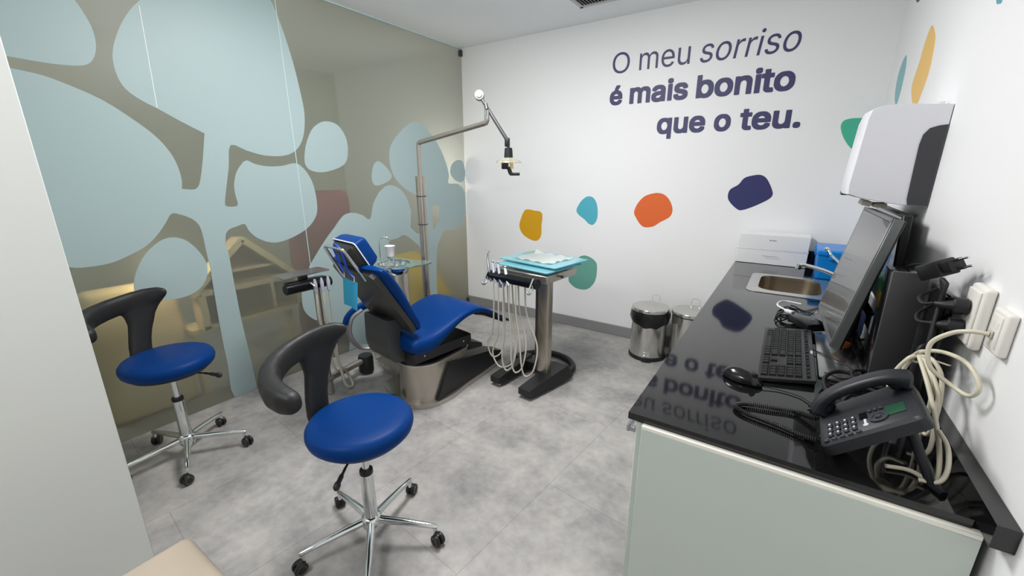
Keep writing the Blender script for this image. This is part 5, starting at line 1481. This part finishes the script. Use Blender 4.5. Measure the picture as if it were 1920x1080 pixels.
bm = BM(); lathe(bm, [(.012, 1.583), (.05, 1.574), (.078, 1.557), (.084, 1.546), (.081, 1.546), (.075, 1.554), (.048, 1.571), (.012, 1.58)], hdx, seg=36); obj('lens_shield', bm, M['lamp_glass'], lp)
bm = BM(); obox(bm, hdx + Vector((-.012, -.004, 1.556)), Vector((1, 0, 0)), Vector((0, 1, 0)), UP, .05, .05, .02, .004); cyl(bm, hdx + Vector((.02, 0, 1.575)), hdx + Vector((.026, 0, 1.51)), .011, 12); obj('reflector', bm, M['lamp_warm'], lp)
bm = BM(); obox(bm, hdx + Vector((-.02, -.01, 1.53)), Vector((.9, .4, 0)).normalized(), Vector((-.4, .9, 0)).normalized(), UP, .042, .042, .044, .006); obj('lamp_housing', bm, M['black'], lp)
bm = BM(); tube(bm, [hdx + Vector((.0, 0, 1.52)), hdx + Vector((.012, .002, 1.485)), hdx + Vector((.022, .004, 1.476))], .013, 12); cyl(bm, hdx + Vector((.02, .003, 1.477)), hdx + Vector((.072, .02, 1.478)), .0095, 14, bev=.002); obj('handle', bm, M['black'], lp)

# ------------------------------------------------------------------ instrument cart
ic = thing('instrument_cart', (-1.4, 2.45, 0), 'mobile instrument cart with steel column and pale blue glass trays', 'cart')
KA = math.radians(-6)
kx = Vector((math.cos(KA), math.sin(KA), 0)); ky = Vector((-kx.y, kx.x, 0))
KO = Vector((-1.33, 2.42, 0))      # column
def C(u, v, z): return KO + kx * u + ky * v + UP * z
def slab(bm, poly, z0, z1, taper=0.0):
    prism(bm, poly, lambda u, v, t: C(u, v, t), z0, z1)
# foot: two tapering legs and a cross piece
def leg_loft(u0, u1, v0, v1, zf, zb, wide=0.0):
    bm = BM()
    loft(bm, [[C(u0 + .012, v0, .03), C(u1 - .012, v0, .03), C(u1 - .012, v0, zf), C(u0 + .012, v0, zf)],
              [C(u0, v0 + .05, .028), C(u1, v0 + .05, .028), C(u1 - .012, v0 + .05, zf + .006), C(u0 + .012, v0 + .05, zf + .006)],
              [C(u0, v1 - .05, .028), C(u1 + wide, v1 - .05, .028), C(u1 + wide - .03, v1 - .05, zb), C(u0 + .02, v1 - .05, zb)],
              [C(u0 + .012, v1, .03), C(u1 + wide - .012, v1, .03), C(u1 + wide - .04, v1 - .02, zb - .02), C(u0 + .02, v1 - .02, zb - .02)]])
    return obj('foot_leg', bm, M['black'], ic)
leg_loft(-.03, .09, -.275, .2, .075, .118, .05)
leg_loft(-.295, -.19, -.265, .2, .075, .115)
bm = BM(); box(bm, (-.25, .05, .03), (.0, .18, .10), .012); bm.transform(Matrix.Translation(KO) @ Matrix.Rotation(KA, 4, 'Z')); obj('cross_piece', bm, M['black'], ic)
for u, v in ((.05, -.235), (.06, .165), (-.225, -.235), (-.24, .165)):
    bm = BM(); wc = C(u, v, .0165)
    for s in (-1, 1):
        cyl(bm, wc + kx * s * .003, wc + kx * s * .012, .016, 18, bev=.002)
    cyl(bm, wc + UP * .0, wc + UP * .02, .008, 10)
    obj('caster', bm, M['silver'], ic)
bm = BM(); prism(bm, rounded([(-.045, -.03), (.045, -.03), (.045, .03), (-.045, .03)], .01), lambda u, v, t: C(u, v, t), .1, .79); obj('column', bm, M['steel'], ic)
bm = BM(); prism(bm, rounded([(-.068, -.025), (-.046, -.025), (-.046, .03), (-.068, .03)], .006), lambda u, v, t: C(u, v, t), .1, .79); obj('column_side', bm, M['dark_grey'], ic)
bm = BM()
box(bm, (-.36, -.11, .785), (.085, .26, .835), .003, 1); bm.transform(Matrix.Translation(KO) @ Matrix.Rotation(KA, 4, 'Z')); obj('instrument_box', bm, M['steel_h'], ic)
bm = BM(); cyl(bm, C(.085, .04, .812), C(.1, .04, .812), .005, 12); lathe(bm, [(.008, 0), (.0095, .002), (.0095, .012), (.007, .015), (0, .0155)], C(.098, .04, .812), kx, 16); obj('knob', bm, M['black'], ic)
for (u0, u1, v0, v1, z0, z1, nm) in ((-.405, .09, -.10, .30, .852, .858, 'glass_shelf'), (-.43, .095, -.02, .37, .872, .879, 'glass_shelf')):
    bm = BM(); prism(bm, rounded([(u0, v0), (u1, v0), (u1, v1), (u0, v1)], .02), lambda u, v, t: C(u + .07 * v, v - .07 * u, t), z0, z1); obj(nm, bm, M['teal_glass'], ic)
for u, v in ((-.3, .05), (.02, .05), (-.3, .22), (.02, .22)):
    bm = BM(); cyl(bm, C(u, v, .8355), C(u, v, .872), .006, 10); obj('shelf_post', bm, M['chrome'], ic)
# black instrument rail with two loop handles
RA, RB = C(-.385, -.16, .79), C(.05, -.16, .79)
bm = BM(); cyl(bm, RA, RB, .036, 28, bev=.005); box(bm, (-.35, -.14, .775), (.02, -.105, .81)); bm.verts.ensure_lookup_table()
for v in bm.verts[-8:]:
    v.co = Matrix.Translation(KO) @ Matrix.Rotation(KA, 4, 'Z') @ v.co
obj('instrument_rail', bm, M['gloss_black'], ic)
for e0, sgn in ((RA, -1), (RB, 1)):
    bm = BM(); q = e0 - kx * sgn * .02
    tube(bm, smooth_path([q + ky * -.025 + UP * .04, q - ky * .06 - UP * .01, q - ky * .085 - UP * .045, q - ky * .06 - UP * .055, q - ky * .03 - UP * .03, q - ky * .036 + UP * .0], 5), .006, 10); obj('handle', bm, M['chrome'], ic)
labs = ['slim grey scaler handpiece at the outer end of the cart rail', 'foil-sleeved handpiece next to the scaler on the cart rail', 'foil-sleeved handpiece in the middle of the cart rail', 'cream air-water handpiece nearest the column on the cart rail']
hu = [-.345, -.30, -.25, -.185]
for k in range(4):
    p = C(hu[k], -.185, .775)
    tip = p + UP * (.135 if k == 0 else .11 if k < 3 else .085) - kx * .05 + ky * .03
    h = thing('handpiece', tuple(p), labs[k], 'handpiece', 'handpieces in the cart rail')
    bm = BM(); tube(bm, [p - UP * .025 + kx * .012, p, p.lerp(tip, .6), tip], [.008, .0115, .010, .008], 14); obj('body', bm, [M['silver'], M['foil'], M['foil'], M['socket_white']][k], h)
    bm = BM()
    if k == 0: tube(bm, smooth_path([tip, tip + UP * .03 + kx * .006, tip + UP * .05 + kx * .02], 4), [.006] * 4 + [.003] * 5, 8)
    else: ball(bm, tip + UP * .004 + kx * .004, .0105, 12)
    obj('tip', bm, M['chrome'], h)
bm = BM(); lathe(bm, [(0, 0), (.03, .001), (.032, .006), (.03, .01), (0, .011)], C(-.285, -.13, .735), -ky, 24, 1.25, 1.0); obj('foot_badge', bm, M['foil'], ic, label='pale violet oval plate')
hz = [(-.335, -.36, .24, .04, .012), (-.285, -.27, .16, .10, .03), (-.235, -.19, .13, .10, .03), (-.18, -.13, .14, .07, .02), (-.12, -.09, .13, .06, .02)]
for k, u in enumerate((-.315, -.272, -.23, -.175, -.115)):
    a = C(u, -.185, .755)
    dep = (.19, .13, .12, .13, .13)[k]
    drift = (-.012, .01, .03, .06, .09)[k]
    wid = (.075, .11, .055, .055, .06)[k]
    back = (.12, .1, .04, .0, .0)[k]
    pts = [a, a - UP * .18 + kx * .002, a - UP * .38 + kx * (drift * .5 - .01), C(u + drift - wid * .5, -.2, dep + .10), C(u + drift - wid * .15, -.2, dep + .015), C(u + drift + wid * .35, -.19, dep + .0), C(u + drift + wid, -.17, dep + .06), C(u + drift + wid * .9, -.13, dep + .22), C(u + .035, -.11, .56), C(u + .02, -.11, .772)]
    bm = BM(); tube(bm, smooth_path(pts, 7), .0056, 10); obj('hose', bm, M['hose'], ic)
bm = BM()
def tw(i, j):
    u = -.33 + .33 * i / 12; v = .03 + .28 * j / 10
    return C(u + .005 * math.sin(j) + .07 * v, v + .004 * math.sin(i * 1.3) - .07 * u, .8815 + .006 * (math.sin(i * 1.7) * math.cos(j * 1.9) + 1) + (.02 if i == 0 and j > 8 else 0))
gv = [[bm.verts.new(tw(i, j)) for j in range(11)] for i in range(13)]
for i in range(12):
    for j in range(10):
        bm.faces.new((gv[i][j], gv[i + 1][j], gv[i + 1][j + 1], gv[i][j + 1]))
bmesh.ops.solidify(bm, geom=bm.faces[:], thickness=0.002)
tag(obj('tissue', bm, M['paper']), 'crumpled white tissue sheet lying on the cart glass tray', 'tissue')
bm = BM(); tube(bm, smooth_path([(-1.67, 2.57, .05), (-1.7, 2.66, .03), (-1.64, 2.78, .026), (-1.5, 2.86, .026), (-1.34, 2.83, .026), (-1.24, 2.72, .026), (-1.23, 2.6, .03), (-1.25, 2.55, .06)], 7), .024, 14)
tag(obj('floor_hose', bm, M['rubber']), 'thick black supply hose curving on the floor behind the instrument cart', 'hose')

for o in bpy.data.objects:
    if '_base' in o: del o['_base']
